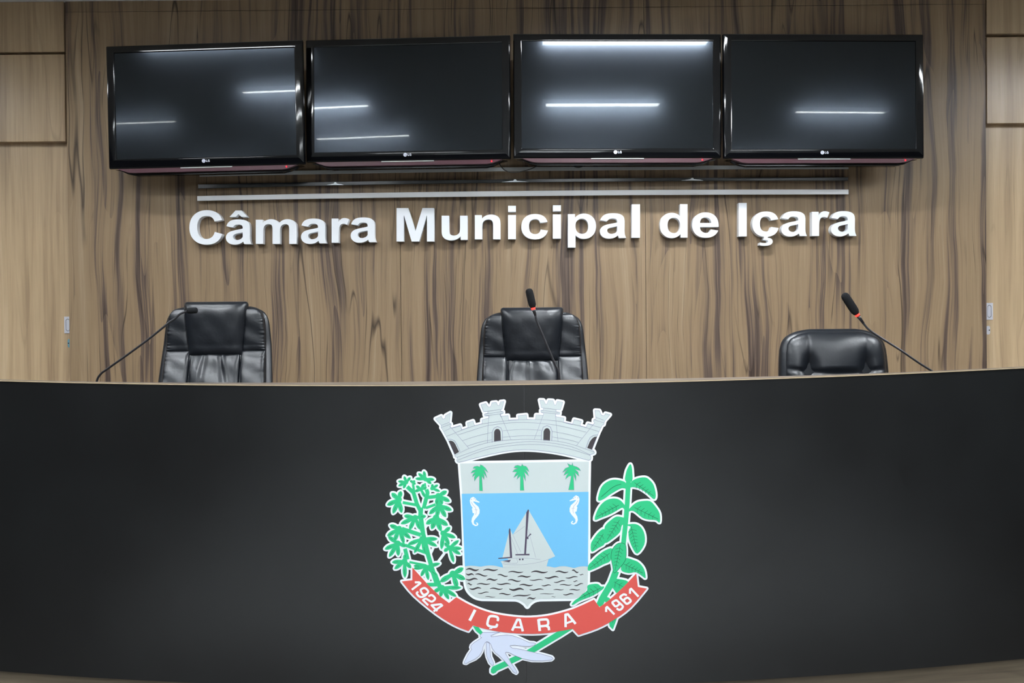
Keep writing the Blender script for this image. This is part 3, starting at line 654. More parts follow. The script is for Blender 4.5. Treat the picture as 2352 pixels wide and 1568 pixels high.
for x0, y0, x1, y1, t in wv:
    sg = 1 if rnd.random() < .5 else -1; up = []; dn = []
    for k in range(13):
        u = k / 12; wvy = sg * t * .38 * sin(2 * pi * u); h = t * .5 * (sin(pi * min(1, u * .9 + .06)) ** .7)
        x = x0 + (x1 - x0) * u; y = y0 + (y1 - y0) * u + wvy; up.append((x, y - h * .8)); dn.append((x, y + h * .8))
    wp.append(E2(up + dn[::-1]))
lay('sea_waves', wp, M['v_blk'], 3, sh)
cas = lay('castor_branch', cas_polys, M['v_green'], 3)
ol = []
lay('leaf_veins', cas_veins, M['v_lined'], 4, cas)
cf = lay('coffee_branch', cof, M['v_green'], 3)
lay('leaf', [loose_leaf], M['v_green'], 3, cf)
lay('leaf_veins', stroke(G1([(625, 1475), (620, 1560)]), .8) + stroke(G1([(685, 1440), (680, 1500)]), .8), M['v_lined'], 4, cf)
lay('stalk', [stalk[0]], M['v_green'], 3, cas)
for p in stalk[1:]: lay('stalk', [p], M['v_green'], 3, cf)
lay('leaf_veins', cof_v, M['v_lined'], 4, cf)
rt = lay('cassava_root', [root1, root2], M['v_root'], 4)
lay('root_outline', stroke(root1, .8, True, False) + stroke(root2, .8, True, False), M['v_line'], 4.8, rt)
rb = lay('ribbon', [ribbon], M['v_red'], 4.4)
def chars(nm, sts, counts):
    i = 0
    for c in counts:
        lay(nm, [q for st in sts[i:i + c] for q in st], M['vin_white'], 5.4, rb); i += c
sts = []
for p in [[(210, 700), (470, 505), (430, 478), (300, 478)], sm([(480, 735), (480, 695), (560, 652), (625, 662), (695, 735), (690, 795), (620, 840), (560, 848), (510, 800), (480, 735)], 3),
          sm([(695, 780), (640, 850), (560, 905), (480, 920), (420, 895), (365, 830), (360, 790), (395, 768)], 3), sm([(712, 898), (775, 862), (830, 870), (900, 940), (900, 990), (830, 1050), (770, 1048), (650, 975), (600, 975), (545, 1012)], 3) + [(700, 1168)],
          [(862, 1352), (1122, 1172), (1080, 1135), (800, 1165), (975, 1340)]]: sts.append(stroke(B3(p), 4.6))
chars('ribbon_digit', sts, [1, 2, 1, 1]); sts = []
for p in [[(420, 1235), (420, 1110), (450, 1085), (668, 1310)], sm([(640, 1010), (610, 970), (620, 935), (700, 890), (745, 895), (810, 960), (815, 1000), (740, 1060), (690, 1065), (640, 1010)], 3), sm([(800, 945), (910, 1050), (915, 1100), (860, 1160), (800, 1172), (740, 1130)], 3),
          sm([(1030, 735), (980, 712), (930, 715), (850, 775), (855, 820), (960, 930)], 3), sm([(960, 925), (1020, 985), (1070, 985), (1150, 925), (1150, 880), (1080, 815), (1040, 812), (965, 860), (960, 925)], 3), [(1135, 690), (1135, 565), (1168, 540), (1390, 775)]]: sts.append(stroke(G1(p), 4.8))
chars('ribbon_digit', sts, [1, 2, 2, 1]); sts = []
for p, wd in [([(147, 428), (246, 233)], 6.4), (sm([(652, 430), (658, 385), (625, 355), (540, 345), (495, 370), (468, 470), (478, 510), (530, 535), (600, 540), (630, 530), (642, 492)], 3), 5.6), ([(500, 572), (555, 566)], 2.4),
              ([(912, 608), (1005, 410), (1050, 412), (1105, 620)], 5.6), ([(960, 545), (1085, 550)], 4.4), ([(1410, 615), (1386, 402)], 6.2), (sm([(1386, 415), (1500, 405), (1548, 415), (1562, 470), (1545, 510), (1500, 522), (1405, 530)], 3), 5.4), ([(1530, 522), (1570, 545), (1577, 600)], 5.6),
              ([(1875, 545), (1872, 320), (1915, 312), (2055, 485)], 5.6), ([(1885, 475), (1995, 435)], 4.4)]: sts.append(stroke(G2(p), wd))
chars('ribbon_letter', sts, [1, 2, 2, 3, 2])


# ------------------------------------------------------------------ wall lettering
def qpath(s):
    tk = s.replace('Z', ' Z ').replace('M', ' M ').replace('L', ' L ').replace('Q', ' Q ').replace('T', ' T ').replace('H', ' H ').replace('V', ' V ').replace(',', ' ').split()
    i = 0; cur = (0, 0); cs = []; pts = []; cmd = None; ctl = None
    def num():
        nonlocal i
        i += 1; return float(tk[i - 1])
    while i < len(tk):
        if tk[i].isalpha(): cmd = tk[i]; i += 1
        if cmd == 'Z': cs.append(pts); pts = []; ctl = None; continue
        if cmd == 'M': cur = (num(), num()); pts = [cur]; cmd = 'L'; ctl = None
        elif cmd == 'L': cur = (num(), num()); pts.append(cur); ctl = None
        elif cmd == 'H': cur = (num(), cur[1]); pts.append(cur); ctl = None
        elif cmd == 'V': cur = (cur[0], num()); pts.append(cur); ctl = None
        elif cmd in 'QT':
            if cmd == 'Q': c = (num(), num())
            else: c = (2 * cur[0] - ctl[0], 2 * cur[1] - ctl[1]) if ctl else cur
            e = (num(), num())
            for k in range(1, 7):
                t = k / 6; pts.append(((1 - t) ** 2 * cur[0] + 2 * t * (1 - t) * c[0] + t * t * e[0], (1 - t) ** 2 * cur[1] + 2 * t * (1 - t) * c[1] + t * t * e[1]))
            ctl = c; cur = e
    return cs
GL = {
 'C': ('M1087 539L1374 448Q1308 208 1154.5 91.5T765 -25Q473 -25 285 174.5T97 720Q97 1086 286 1288.5T783 1491Q1052 1491 1220 1332Q1320 1238 1370 1062L1077 992Q1051 1106 968.5 1172T768 1238Q605 1238 503.5 1121T402 742Q402 464 502 346T762 228Q880 228 965 303T1087 539Z',),
 'c': ('M1073 748L796 698Q782 781 732.5 823T604 865Q499 865 436.5 792.5T374 550Q374 361 437.5 283T608 205Q688 205 739 250.5T811 407L1087 360Q1044 170 922 73T595 -24Q362 -24 223.5 123T85 530Q85 793 224 939.5T600 1086Q794 1086 908.5 1002.5T1073 748Z',),
 'a': ('M357 738L108 783Q145 940 250 1013T562 1086Q750 1086 840 1042T968 930T1005 680L1002 360Q1002 222 1015 156.5T1065 0H793Q782 27 766 80Q759 104 756 112Q686 44 606 10T435 -24Q275 -24 182.5 63T90 283Q90 371 132 440T249.5 545.5T468 620Q660 656 734 687V715Q734 794 695 827.5T548 861Q475 861 434 832T357 738Z', 'M734 521Q680 503 565 478.5T415 430Q359 390 359 330Q359 270 404 226T518 182Q596 182 667 233Q718 271 734 327Q734 364 734 466Z'),
 'm': ('M126 1062H385V917Q524 1086 716 1086Q818 1086 893 1044T1016 917Q1086 1002 1167 1044T1340 1086Q1457 1086 1538 1038.5T1659 899Q1688 831 1688 679V0H1407V607Q1407 765 1378 811Q1339 871 1258 871Q1199 871 1147 835T1072 729.5T1049 510V0H768V582Q768 736 753 780.5T706.5 847T616 871Q558 871 505 837T430 739T407 513V0H126Z',),
 'r': ('M416 0H135V1062H396V911Q463 1018 516.5 1052T638 1086Q734 1086 823 1033L736 788Q665 834 604 834Q545 834 504 801.5T439.5 684T416 328Z',),
 'M': ('M145 0V1466H588L854 466L1117 1466H1561V0H1286V1154L995 0H710L420 1154V0Z',),
 'u': ('M846 0V159Q788 74 693.5 25T494 -24Q387 -24 302 23T179 155T141 390V1062H422V574Q422 350 437.5 299.5T494 219.5T595 190Q667 190 724 229.5T802 327.5T823 614V1062H1104V0Z',),
 'n': ('M1115 0H834V542Q834 714 816 764.5T757.5 843T660 871Q588 871 531 831.5T452.5 727T428 481V0H147V1062H408V906Q547 1086 758 1086Q851 1086 928 1052.5T1044.5 967T1099 849T1115 660Z',),
 'i': ('M147 1206V1466H428V1206Z', 'M147 0V1062H428V0Z'),
 'l': ('M147 0V1466H428V0Z',), 'I': ('M140 0V1466H436V0Z',),
 'p': ('M139 1062H401V906Q452 986 539 1036T732 1086Q917 1086 1046 941T1175 537Q1175 271 1045 123.5T730 -24Q642 -24 570.5 11T420 131V-404H139Z', 'M417 549Q417 370 488 284.5T661 199Q759 199 824 277.5T889 535Q889 702 822 783T656 864Q553 864 485 784.5T417 549Z'),
 'd': ('M1122 0H861V156Q796 65 707.5 20.5T526 -24Q346 -24 215.5 123.5T85 535Q85 805 212 945.5T533 1086Q711 1086 841 938V1466H1122Z', 'M372 554Q372 384 419 308Q487 198 609 198Q706 198 774 280.5T842 527Q842 710 776 790.5T607 871Q507 871 439.5 791.5T372 554Z'),
 'e': ('M762 338L1042 291Q988 137 871.5 56.5T580 -24Q303 -24 170 157Q65 302 65 523Q65 787 203 936.5T552 1086Q789 1086 926 929.5T1057 450H353Q356 325 421 255.5T583 186Q649 186 694 222T762 338Z', 'M778 622Q775 744 715 807.5T569 871Q477 871 417 804T358 622Z'),
 '^': ('M228 1196H462L572 1322L684 1196H916L690 1476H460Z',),
 ',': ('M505 -160L545 20H700L668 -70Q745 -66 800 -105T860 -228Q860 -315 785 -367T560 -420Q440 -420 358 -392L372 -275Q470 -298 560 -298Q690 -298 690 -225Q690 -160 600 -160Q560 -160 505 -160Z',)}
HOLES = {'a': [1], 'p': [1], 'd': [1], 'e': [1]}
YL = -.045
def letter(ch, px0, px1, base, label, extra=None):
    cs = [(c, j in HOLES.get(ch, [])) for j, s in enumerate(GL[ch]) for c in qpath(s)]
    xs = [p[0] for c, h in cs for p in c]; u0, u1 = min(xs), max(xs)
    if extra: cs += [(c, False) for s in GL[extra] for c in qpath(s)]
    kx = (px1 - px0) / (u1 - u0); ky = .0524
    def m(p): return (px0 + (p[0] - u0) * kx, base - p[1] * ky)
    v, f = fill2d([[m(p) for p in c] for c, h in cs if not h], [[m(p) for p in c] for c, h in cs if h])
    def fr(x, y): return onY(x, y, YL)
    def bk(x, y):
        q = onY(x, y, YL); return Vector((q.x, -.0005, q.z))
    o = prism('wall_letter', v, f, fr, bk, M['letter'])
    return tag(o, label, 'letter', 'white wall letters')
def K(a, s, o=420): return o + a / s
s1, s2 = 3.0154, 2.868
seq = [('C', 45, 272, 560.5, 'first letter of the first word'), ('a', 298, 474, 560.5, 'with circumflex, first word'), ('m', 505, 787, 560, 'in the first word'), ('a', 818, 996, 558.7, 'second a of the first word'),
       ('r', 1030, 1152, 557.4, 'of the first word'), ('a', 1162, 1340, 556, 'last a of the first word'), ('M', 1480, 1741, 554.4, 'first letter of the second word'), ('u', 1792, 1972, 550.7, 'of the second word'),
       ('n', 2022, 2200, 549.4, 'of the second word'), ('i', 2252, 2307, 549.2, 'first i of the second word')]
NAME = {'C': 'capital C', 'M': 'capital M', 'I': 'capital I'}
for ch, a, b, y, d in seq:
    letter(ch, K(a, s1), K(b, s1), y, 'white raised %s on wooden wall, %s' % (NAME.get(ch, 'letter ' + ch), d), '^' if 'circumflex' in d else None)
seq2 = [('c', 50, 225, 548.2, 'of the second word'), ('i', 258, 311, 547.8, 'second i of the second word'), ('p', 357, 542, 547.2, 'of the second word'), ('a', 568, 741, 546.4, 'of the second word'), ('l', 777, 832, 545.7, 'last of the second word'),
        ('d', 963, 1145, 545.4, 'of the short third word'), ('e', 1176, 1350, 544.4, 'of the short third word'), ('I', 1482, 1535, 542.6, 'first letter of the last word'), ('c', 1572, 1745, 542.3, 'with cedilla, last word'),
        ('a', 1763, 1932, 541.9, 'first a of the last word'), ('r', 1965, 2080, 541.7, 'of the last word'), ('a', 2090, 2258, 541.5, 'last letter of the last word')]
for ch, a, b, y, d in seq2:
    letter(ch, K(a, s2, 1180), K(b, s2, 1180), y, 'white raised %s on wooden wall, %s' % (NAME.get(ch, 'letter ' + ch), d), ',' if 'cedilla' in d else None)

# steel strips above the lettering
def strip(top, bot, xa, xb, label, fix=(), mat='steel'):
    Y = -.04
    def mp(x, yy): return onY(x, yy, Y)
    n = 12; v = []; f = []
    for i in range(n + 1):
        x = xa + (xb - xa) * i / n; a = mp(x, top(x)); b = mp(x, bot(x)); e = .0015
        v += [(a.x, Y + .006, a.z), (a.x, Y + e, a.z), (a.x, Y, a.z - e), (a.x, Y, b.z + e), (a.x, Y + e, b.z), (a.x, Y + .006, b.z)]
    for i in range(n):
        for k in range(6): f.append((i * 6 + k, i * 6 + 6 + k, i * 6 + 6 + (k + 1) % 6, i * 6 + (k + 1) % 6))
    f += [tuple(range(6)), tuple(n * 6 + k for k in range(6))[::-1]]
    o = mesh('steel_strip', v, f, M[mat]); tag(o, label, 'strip', 'steel strips above the lettering')
    for x in (xa + 60, (xa + xb) / 2, xb - 60):
        a = mp(x, (top(x) + bot(x)) / 2)
        MB().tube([(a.x, -.0003, a.z), (a.x, Y + .0062, a.z)], .006, 12).build('standoff', M['steel'], o, True, 40)
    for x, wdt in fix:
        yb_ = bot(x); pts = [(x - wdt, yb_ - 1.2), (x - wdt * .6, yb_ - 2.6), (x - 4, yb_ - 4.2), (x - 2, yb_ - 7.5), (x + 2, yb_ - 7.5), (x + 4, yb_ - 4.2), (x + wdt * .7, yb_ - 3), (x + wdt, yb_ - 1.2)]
        vv, ff = fill2d([pts]); prism('fixing', vv, ff, lambda a, b: onY(a, b, Y - .002), lambda a, b: onY(a, b, Y - .0001), M['steel_fix'], o)  # fixing and the lens-shaped highlight around it, modelled as one bright plate
def quad(p):  # parabola through three points
    (x0, y0), (x1, y1), (x2, y2) = p
    return lambda x: y0 * (x - x1) * (x - x2) / ((x0 - x1) * (x0 - x2)) + y1 * (x - x0) * (x - x2) / ((x1 - x0) * (x1 - x2)) + y2 * (x - x0) * (x - x1) / ((x2 - x0) * (x2 - x1))
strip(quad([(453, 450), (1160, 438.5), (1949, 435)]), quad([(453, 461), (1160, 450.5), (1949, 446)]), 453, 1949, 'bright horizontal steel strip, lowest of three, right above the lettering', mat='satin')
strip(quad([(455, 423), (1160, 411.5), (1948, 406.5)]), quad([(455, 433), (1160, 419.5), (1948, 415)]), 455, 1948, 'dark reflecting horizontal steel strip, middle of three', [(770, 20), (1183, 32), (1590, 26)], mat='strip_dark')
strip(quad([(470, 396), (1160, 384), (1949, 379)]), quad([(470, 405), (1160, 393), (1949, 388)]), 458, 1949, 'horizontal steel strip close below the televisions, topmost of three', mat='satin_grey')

# ------------------------------------------------------------------ televisions
def rrect(x0, x1, z0, z1, r, n=4):
    p = []
    for cx_, cz, a0 in ((x1 - r, z1 - r, 0), (x0 + r, z1 - r, 90), (x0 + r, z0 + r, 180), (x1 - r, z0 + r, 270)):
        for k in range(n + 1):
            a = radians(a0 + 90 * k / n); p.append((cx_ + r * cos(a), cz + r * sin(a)))
    return p
def television(X, Z, yaw, roll, sw, sh_, pitch, label):
    W, H = 1.0788 * sw / 2, 0.6409 * sh_ / 2
    t = empty('television', (X, -.25, Z)); t.rotation_mode = 'XYZ'
    t.matrix_world = Matrix.Translation((X, -.25, Z)) @ Matrix.Rotation(radians(yaw), 4, 'Z') @ Matrix.Rotation(radians(-roll), 4, 'Y') @ Matrix.Rotation(radians(pitch), 4, 'X')
    tag(t, label, 'television', 'televisions in a row on the wall')
    # bezel profile rings from back to front to inner lip
    sx0, sx1, sz0, sz1 = -W + .043, W - .043, -H + .049, H - .038
    rings = [(.045, rrect(-W + .01, W - .01, -H + .01, H - .01, .006)), (.012, rrect(-W, W, -H, H, .005)), (.002, rrect(-W + .001, W - .001, -H + .001, H - .001, .005)), (-.004, rrect(-W + .005, W - .005, -H + .006, H - .005, .004)),
             (-.0052, rrect(-W + .010, W - .010, -H + .012, H - .010, .003)), (-.0052, rrect(sx0 - .003, sx1 + .003, sz0 - .003, sz1 + .003, .003)), (-.004, rrect(sx0, sx1, sz0, sz1, .001)), (.0012, rrect(sx0 + .0005, sx1 - .0005, sz0 + .0005, sz1 - .0005, .001))]
    v = []; f = []; n = len(rings[0][1])
    for y, r in rings: v += [(a, y, b) for a, b in r]
    for i in range(len(rings) - 1):
        for k in range(n): f.append((i * n + k, (i + 1) * n + k, (i + 1) * n + (k + 1) % n, i * n + (k + 1) % n))
    f.append(tuple(range(n)))
    mesh('bezel', v, f, M['tv'], t, smooth=True, flat_limit=18)
    MB().box(sx0, sx1, 0, .006, sz0, sz1).build('screen', M['screen'], t)
    MB().box(-W * .8, W * .8, .0455, .075, -H * .8, H * .8, .012).build('rear_cover', M['tv_matt'], t)
    br = MB().box(-.14, .14, .0755, .09, -.15, .15); br.box(-.05, .05, .09, .19, -.06, .06); br.box(-.13, .13, .19, .215, -.12, .12)
    br.build('wall_bracket', M['tv_matt'], t)
    # lower chin: maroon speaker bar and black underside
    a = W - .045
    v, f = fill2d([[(-a, -H - .0005), (-a + .02, -H - .008), (-a + .05, -H - .018), (-a + .08, -H - .022), (a - .08, -H - .022), (a - .05, -H - .018), (a - .02, -H - .008), (a, -H - .0005)]])
    prism('speaker_bar', [(q[0], q[1]) for q in v], f, lambda x, z: (x, .002, z), lambda x, z: (x, .03, z), M['maroon'], t)
    b = W - .02
    v, f = fill2d([[(-b, -H - .0005), (-b + .03, -H - .006), (-b + .07, -H - .025), (-b + .11, -H - .033), (b - .11, -H - .033), (b - .07, -H - .025), (b - .03, -H - .006), (b, -H - .0005)]])
    prism('lower_cover', v, f, lambda x, z: (x, .0305, z), lambda x, z: (x, .07, z), M['tv'], t)
    MB().box(-.137, .137, -.0015, .0018, -H - .0045, -H - .0005).build('trim_strip', M['strip'], t)  # thin pale line along the top of the speaker bar
    MB().tube([(W - .098, .0018, -H - .009), (W - .098, .0002, -H - .009)], .004, 12).build('power_light', M['red_led'], t)
    lz = -H + .030; ly = -.0053
    lg = []
    k = 20; disc = [(-.011 + .0098 * cos(2 * pi * i / k), lz + .0098 * sin(2 * pi * i / k)) for i in range(k)]
    Lp = [(.002, lz + .006), (.0045, lz + .006), (.0045, lz - .0035), (.0095, lz - .0035), (.0095, lz - .006), (.002, lz - .006)]
    Gp = stroke([(.0195, lz + .0035), (.0175, lz + .005), (.014, lz + .005), (.0118, lz + .002), (.0118, lz - .002), (.014, lz - .0048), (.0195, lz - .0048), (.0195, lz - .0002), (.016, lz - .0002)], .0025)
    v, f = fill2d([disc, Lp] + Gp)
    g = prism('logo', v, f, lambda x, z: (x, ly - .0008, z), lambda x, z: (x, ly, z), M['logo'], t)
    v, f = fill2d(stroke([(-.011, lz + .004), (-.011, lz - .003), (-.0085, lz - .003)], .0012) + stroke([(-.0145, lz + .003), (-.0144, lz + .0018)], .0012) + stroke([(-.011 + .0068 * cos(radians(q)), lz + .0068 * sin(radians(q))) for q in range(80, 361, 28)], .0009))
    prism('logo_mark', v, f, lambda x, z: (x, ly - .0012, z), lambda x, z: (x, ly - .0009, z), M['logo_d'], g)
television(-1.5771, 2.7929, -3.6, .25, .9637, .992, .95, 'black television at the far left of the row above the lettering')
television(-0.5301, 2.8140, -4.18, -.33, .9913, .9917, -.2, 'second black television from the left, two thin light lines on screen')
television(0.5560, 2.8210, .75, -.31, .998, 1.0006, 0, 'third black television from the left, brightest reflection along its top')
television(1.6236, 2.8100, 1.93, -.05, .9733, 1.0024, 0, 'black television at the far right of the row above the lettering')
pts = [onY(x, y, -.2) for x, y in ((1146, 368), (1150, 381), (1162, 392), (1180, 395.5), (1205, 392), (1228, 384), (1246, 372))]
tag(MB().tube(catmull(pts, 5), .0024, 8).build('cable', M['cable'], smooth=True), 'thin black cable sagging below the joint of the two middle televisions', 'cable')
pts = [onY(x, y, -.2) for x, y in ((1306, 376), (1318, 382), (1328, 384), (1338, 382), (1348, 376))]
tag(MB().tube(catmull(pts, 5), .003, 8).build('cable', M['cable'], smooth=True), 'short black cable loop under the third television', 'cable')

# ------------------------------------------------------------------ chairs
def interp(rows, z):
    if z >= rows[0][0]: return rows[0][1:]
    for a, b in zip(rows, rows[1:]):
        if a[0] >= z >= b[0]:
            t = (a[0] - z) / (a[0] - b[0] + 1e-9); return tuple(u + (q - u) * t for u, q in zip(a[1:], b[1:]))
    return rows[-1][1:]
def pillow(name, rows, yc, tf, tb, mat, parent, m=28, n=40, pw=4.0, wr=None, lean=None, edge=.35):
    z1, z0 = rows[0][0], rows[-1][0]; v = []; f = []
    def h(a, b): return (max(0, 1 - abs(a) ** pw) ** .5) * (max(0, 1 - abs(b) ** pw) ** .5)
    for side in (0, 1):
        for j in range(n + 1):
            bb = -cos(pi * j / n); z = z1 + (z0 - z1) * (bb + 1) / 2
            xl_, xr__ = interp(rows, z)
            for i in range(m + 1):
                aa = -cos(pi * i / m); x = xl_ + (xr__ - xl_) * (aa + 1) / 2
                hh = h(aa, bb); y = yc
                if side == 0: y -= tf * hh + (wr(aa, bb, x, z) * hh if wr else 0)
                else: y += tb * hh
                if lean: y += lean(z)
                v.append((x, y, z))
        o = side * (m + 1) * (n + 1)
        for j in range(n):
            for i in range(m):
                q = (o + j * (m + 1) + i, o + (j + 1) * (m + 1) + i, o + (j + 1) * (m + 1) + i + 1, o + j * (m + 1) + i + 1)
                f.append(q if side == 0 else q[::-1])
    return mesh(name, v, f, mat, parent, smooth=True)
def base_parts(t, sz, seatw=.27, front=-.47):
    # seat cushion, arms, gas lift, five-star base with castors (local z from platform floor)
    rows = [(.20, -.20, .20), (.19, -.25, .25), (-.2, -.27, .27), (-.235, -.2, .2)]
    v = []; m = 20; n = 20; f = []
    for side in (0, 1):
        for j in range(n + 1):
            b = -cos(pi * j / n)
            for i in range(m + 1):
                a = -cos(pi * i / m); hh = (max(0, 1 - a ** 4) ** .5) * (max(0, 1 - b ** 4) ** .5)
                x = a * seatw; y = -.02 + (b - 1) / 2 * .5; v.append((x, y, sz - .05 + (.055 if side == 0 else -.045) * hh))
        o = side * (m + 1) * (n + 1)
        for j in range(n):
            for i in range(m):
                q = (o + j * (m + 1) + i, o + j * (m + 1) + i + 1, o + (j + 1) * (m + 1) + i + 1, o + (j + 1) * (m + 1) + i); f.append(q if side == 0 else q[::-1])
    mesh('seat', v, f, M['leather'], t, smooth=True)
    MB().tube([(0, -.22, .09), (0, -.22, .2), (0, -.22, .201), (0, -.22, sz - .10)], [.03, .03, .018, .018], 16).build('gas_lift', M['neck'], t, True, 40)
    for k in range(5):
        a = 2 * pi * k / 5 + .3; e = (.25 * cos(a), -.22 + .25 * sin(a))
        leg = MB().tube([(0, -.22, .115), ((e[0]) * .5, -.22 + (e[1] + .22) * .5, .10), (e[0], e[1], .075)], [.032, .024, .016], 10).build('base_leg', M['neck'], t, True, 50)
        px, py = -sin(a), cos(a); c = MB()
        for s in (-1, 1): c.tube([(e[0] + px * s * .006, e[1] + py * s * .006, .0265), (e[0] + px * s * .024, e[1] + py * s * .024, .0265)], .026, 16)
        c.tube([(e[0], e[1], .04), (e[0], e[1], .074)], .007, 8)
        c.build('castor', M['tv_matt'], leg, True, 40)
    for s in (-1, 1):
        x = s * (seatw + .035)
        MB().tube(catmull([(x - s * .06, -.2, sz - .06), (x, -.2, sz - .04), (x, -.22, sz + .1), (x, -.2, sz + .19)], 5), .013, 10).build('arm_bracket', M['neck'], t, True)
        MB().box(x - .03, x + .03, -.36, -.08, sz + .185, sz + .215, .012).build('armrest', M['leather'], t)
S_ = 1 / 493.0
def highback(loc, rz, seed, label):
    t = empty('executive_chair', loc, rz); tag(t, label, 'chair', 'high-backed leather chairs')
    TZ = 1.243
    R = random.Random(seed); ph = [R.uniform(0, 6) for _ in range(8)]
    def Z(dy): return TZ - dy * S_
    def lean(z):
        d = TZ - z
        return -.004 - .22 * max(0, d - .20) - .06 * d + .05 * exp(-((d) / .05) ** 2) * 0
    hw = [(11, 74), (13, 84), (18, 96), (25, 106), (34, 112.5), (48, 116.5), (70, 119), (95, 121.5), (125, 124), (180, 127.5), (240, 130), (320, 124), (372, 112)]
    rows = [(Z(a), -b * S_, b * S_) for a, b in hw]
    pillow('back_shell', rows, .005, .03, .05, M['leather'], t, pw=6, lean=lean)
    def wrB(sgn):
        def w_(a, b, x, z):
            o = max(0, a * sgn); e = exp(-((1 - o) / .30) ** 2)
            return .0075 * e * (sin(z * 330 + ph[0] + 2.0 * sin(z * 60 + ph[1])) ** 2 - .3) + .0012 * sin(z * 70 + x * 40 + ph[2]) - (.011 * (b + 1) / 2 if z > Z(113) else 0)
        return w_
    for s in (-1, 1):
        # upper wing cushions
        up = [(14, 66, 86), (19, 64, 97), (28, 63, 104), (42, 62, 108.5), (70, 60, 111), (95, 57.5, 111.5), (115, 56, 112)]
        rr = [(Z(a), min(s * b, s * c) * S_, max(s * b, s * c) * S_) for a, b, c in up]
        pillow('upper_wing_cushion', rr, -.012, .036, .01, M['leather'], t, m=24, n=60, pw=7, wr=wrB(s), lean=lean)
        lo = [(109, 56.5, 112), (135, 56, 113.5), (180, 57, 115.5), (240, 59, 115), (320, 61, 107), (365, 60, 97)]
        rr = [(Z(a), min(s * b, s * c) * S_, max(s * b, s * c) * S_) for a, b, c in lo]
        pillow('lower_wing_cushion', rr, -.012, .034, .01, M['leather'], t, m=24, n=80, pw=9, wr=wrB(s), lean=lean)
    def wrL(a, b, x, z):
        d = (Z(118) - z) / .12; e = exp(-max(0, d) * .9)
        fan = x * 95 / (1 + .6 * max(0, d))
        return .0055 * e * (.35 + .65 * sin(fan * .55 + ph[6]) ** 2) * sin(fan * 1.35 + ph[3] + 1.6 * sin(fan * .8 + ph[4]) + z * 12) + .003 * sin(z * 45 + x * 25 + ph[5])
    rr = [(Z(a), -b * S_, b * S_) for a, b in [(113, 58), (125, 57.5), (180, 58), (240, 60), (320, 62), (370, 60)]]
    pillow('lumbar_cushion', rr, -.008, .036, .01, M['leather'], t, m=60, n=70, pw=12, wr=wrL, lean=lean)
    rr = [(Z(a), -b * S_, b * S_) for a, b in [(0, 66), (2, 70), (6, 71.5), (30, 70.5), (60, 67.5), (90, 63.5), (115, 60.5), (122, 59)]]
    def crown_(z): return lean(z)
    hr = pillow('headrest', rr, -.02, .062, .085, M['leather'], t, m=30, n=40, pw=5, wr=lambda a, b, x, z: .0012 * sin(x * 60 + ph[6]) * sin(z * 50) - .026 * (b + 1) / 2, lean=lean)
    for s in (-1, 1):
        st = MB()
        for k in range(26):
            d = 10 + k * 4.0; x = s * interp(rr, Z(d))[1] * .945
            a_ = .945; b_ = 1 - 2 * (Z(0) - Z(d)) / (Z(0) - Z(122)); h_ = (max(0, 1 - a_ ** 5) ** .5) * (max(0, 1 - abs(b_) ** 5) ** .5)
            y = -.02 - (.062 - .026 * (b_ * -1 + 1) / 2) * h_ - .0016 + lean(Z(d)); st.box(x - .0006, x + .0006, y - .0006, y + .0012, Z(d + 2.6), Z(d))
        st.build('headrest_stitching', M['seam'], hr)
    base_parts(t, .49)
    return t
p = onY(500.5, 693, -.77); highback((p.x, -.77, p.z - 1.243), radians(2.5), 3, 'high-backed black leather chair at the left, behind the drooping microphone')
p = onY(1221.5, 706, -.77); highback((p.x, -.77, p.z - 1.243), radians(-.5), 8, 'high-backed black leather chair in the centre, behind the coat of arms')
def lowback():
    p = onY(1911, 755, -.77); TZ = 1.165
    t = empty('office_chair', (p.x, -.77, p.z - TZ), radians(4)); tag(t, 'lower black leather chair with smooth rounded back at the right', 'chair')
    def Z(dy): return TZ - dy * S_
    def lean(z): return -.08 * max(0, TZ - z - .03)
    hw = [(0, 52), (1.5, 66), (4, 80), (9, 95), (16, 108), (27, 118), (45, 124), (70, 126.5), (100, 128), (180, 130), (260, 122), (320, 108)]
    pillow('back_shell', [(Z(a), -b * S_, b * S_) for a, b in hw], .0, .05, .045, M['leather'], t, pw=7, lean=lean)
    hw2 = [(6, 55), (9, 72), (14, 90), (22, 104), (34, 112), (55, 116), (90, 118), (180, 118), (260, 112), (310, 98)]
    def wr(a, b, x, z):
        d = (TZ - z) / S_; u = 0
        for sx in (-66, 66):
            e = ((x / S_ - sx) / 15) ** 2 + ((d - 92) / 34) ** 2
            u -= .034 * exp(-e)
            u -= .0045 * exp(-((x / S_ - sx) / 2.2) ** 2) * (1 if d < 130 else .3)
        u -= .013 * exp(-((d - 100 - (abs(x / S_) / 60) ** 2 * -3) / 4.0) ** 2)
        u += .012 * exp(-(x / S_ / 45) ** 2) * (1 if d < 90 else .4)
        return u
    pillow('back_cushion', [(Z(a), -b * S_, b * S_) for a, b in hw2], -.02, .06, .01, M['leather'], t, m=80, n=90, pw=5, wr=wr, lean=lean)
    base_parts(t, .47)
lowback()

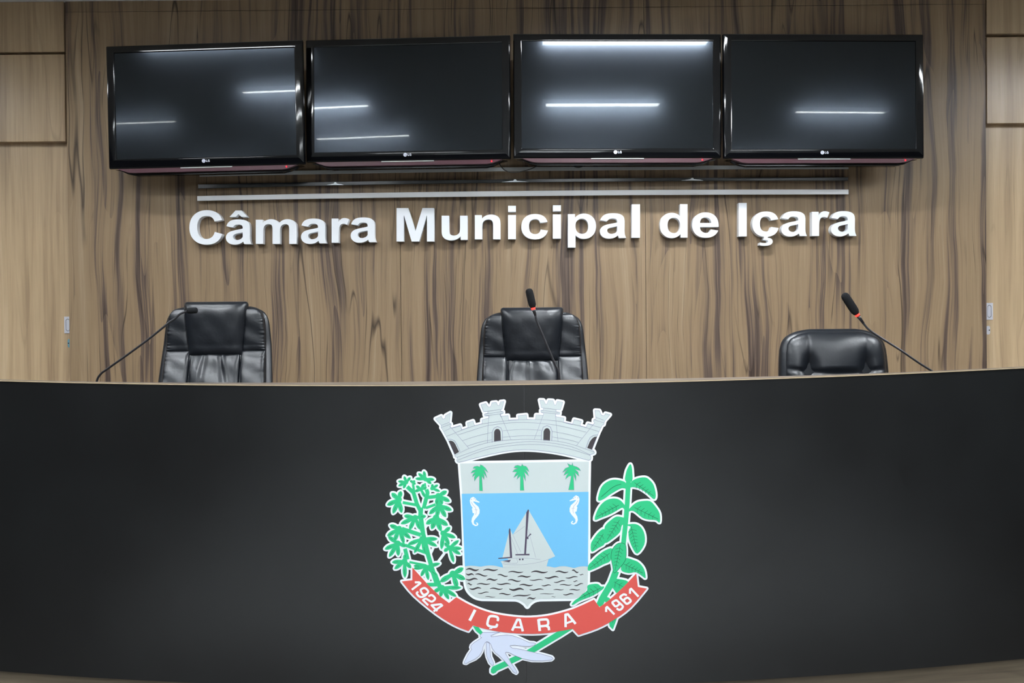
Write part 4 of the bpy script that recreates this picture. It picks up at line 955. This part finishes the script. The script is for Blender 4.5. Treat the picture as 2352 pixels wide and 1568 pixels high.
# ------------------------------------------------------------------ microphones
def microphone(neck, foam, fr, Y0, Y1, ring, label, collar=None):
    # neck: picture points from the base upwards; Y goes from Y0 (base) to Y1 (tip)
    n = len(neck) + len(foam); pts = []
    allp = list(neck) + list(foam)
    L = [0]
    for a, b in zip(allp, allp[1:]): L.append(L[-1] + math.hypot(a[0] - b[0], a[1] - b[1]))
    P = [onY(a[0], a[1], Y0 + (Y1 - Y0) * l / L[-1]) for a, l in zip(allp, L)]
    NP = P[:len(neck)]; FP = P[len(neck):]
    bx = Vector((NP[0].x, NP[0].y, 1.2)); t = empty('gooseneck_microphone', bx); tag(t, label, 'microphone', 'gooseneck microphones on the bench')
    loc = lambda q: q - bx
    cv = [Vector((NP[0].x, NP[0].y, 1.222))] + catmull(NP, 6)
    MB().tube([loc(q) for q in cv], .0043, 12).build('gooseneck', M['neck'], t, True)
    b = MB().box(-.05, .05, -.06, .07, .0005, .03, .006); b.build('base', M['tv_matt'], t)
    MB().tube([(0, 0, .03), (0, 0, .04)], [.012, .008], 14).build('neck_socket', M['neck'], t, True, 40)
    d = (FP[-1] - FP[0]); Lf = d.length; d.normalize(); R_ = fr / F_PX * (FP[0].y - CAM.y)
    prof = [(0, .45), (.05, .72), (.15, .95), (.35, 1.02), (.7, 1.0), (.86, .97), (.94, .8), (.985, .5), (1.0, .12)]
    MB().tube([loc(FP[0] + d * Lf * a) for a, r in prof], [R_ * r for a, r in prof], 20).build('foam_windscreen', M['foam'], t, True)
    if ring:
        MB().tube([loc(FP[0] - d * .0065), loc(FP[0] - d * .0055), loc(FP[0] - d * .0002), loc(FP[0] + d * .001)], [R_ * .46, R_ * .54, R_ * .54, R_ * .45], 20).build('light_ring', M['ring'], t, True)
        e = (NP[-1] - NP[-2]).normalized()
        MB().tube([loc(NP[-1] - d * .004 - e * .002), loc(NP[-1] + (FP[0] - NP[-1]) * .5), loc(FP[0] - d * .009)], [.005, .0065, .0085], 14).build('collar', M['neck'], t, True)
microphone([(222, 876), (225.5, 866.5), (234, 856), (245.7, 847.7), (300, 809), (340, 779.5), (386, 742.6), (401, 732), (413.5, 721), (425.7, 716), (431, 714)], [(430, 713.5), (453.5, 712.3)], 7.0, -1.40, -1.48, False, 'left microphone, gooseneck bent sideways over the left chair with short foam head')
microphone([(1285, 878), (1284.7, 870.5), (1282, 850.6), (1274, 834), (1259, 799), (1242.4, 759.4), (1234, 739.5), (1229, 721)], [(1224.5, 707), (1214, 662.5)], 8.8, -1.42, -1.42, True, 'centre microphone with glowing red ring in front of the centre chair')
microphone([(2160, 864), (2132, 846.5), (2106, 830), (2070, 805), (2025.7, 777), (1995, 756), (1981, 739)], [(1968.5, 722), (1937, 673.5)], 9.6, -1.40, -1.40, True, 'right microphone with glowing red ring, leaning left over the lower chair')
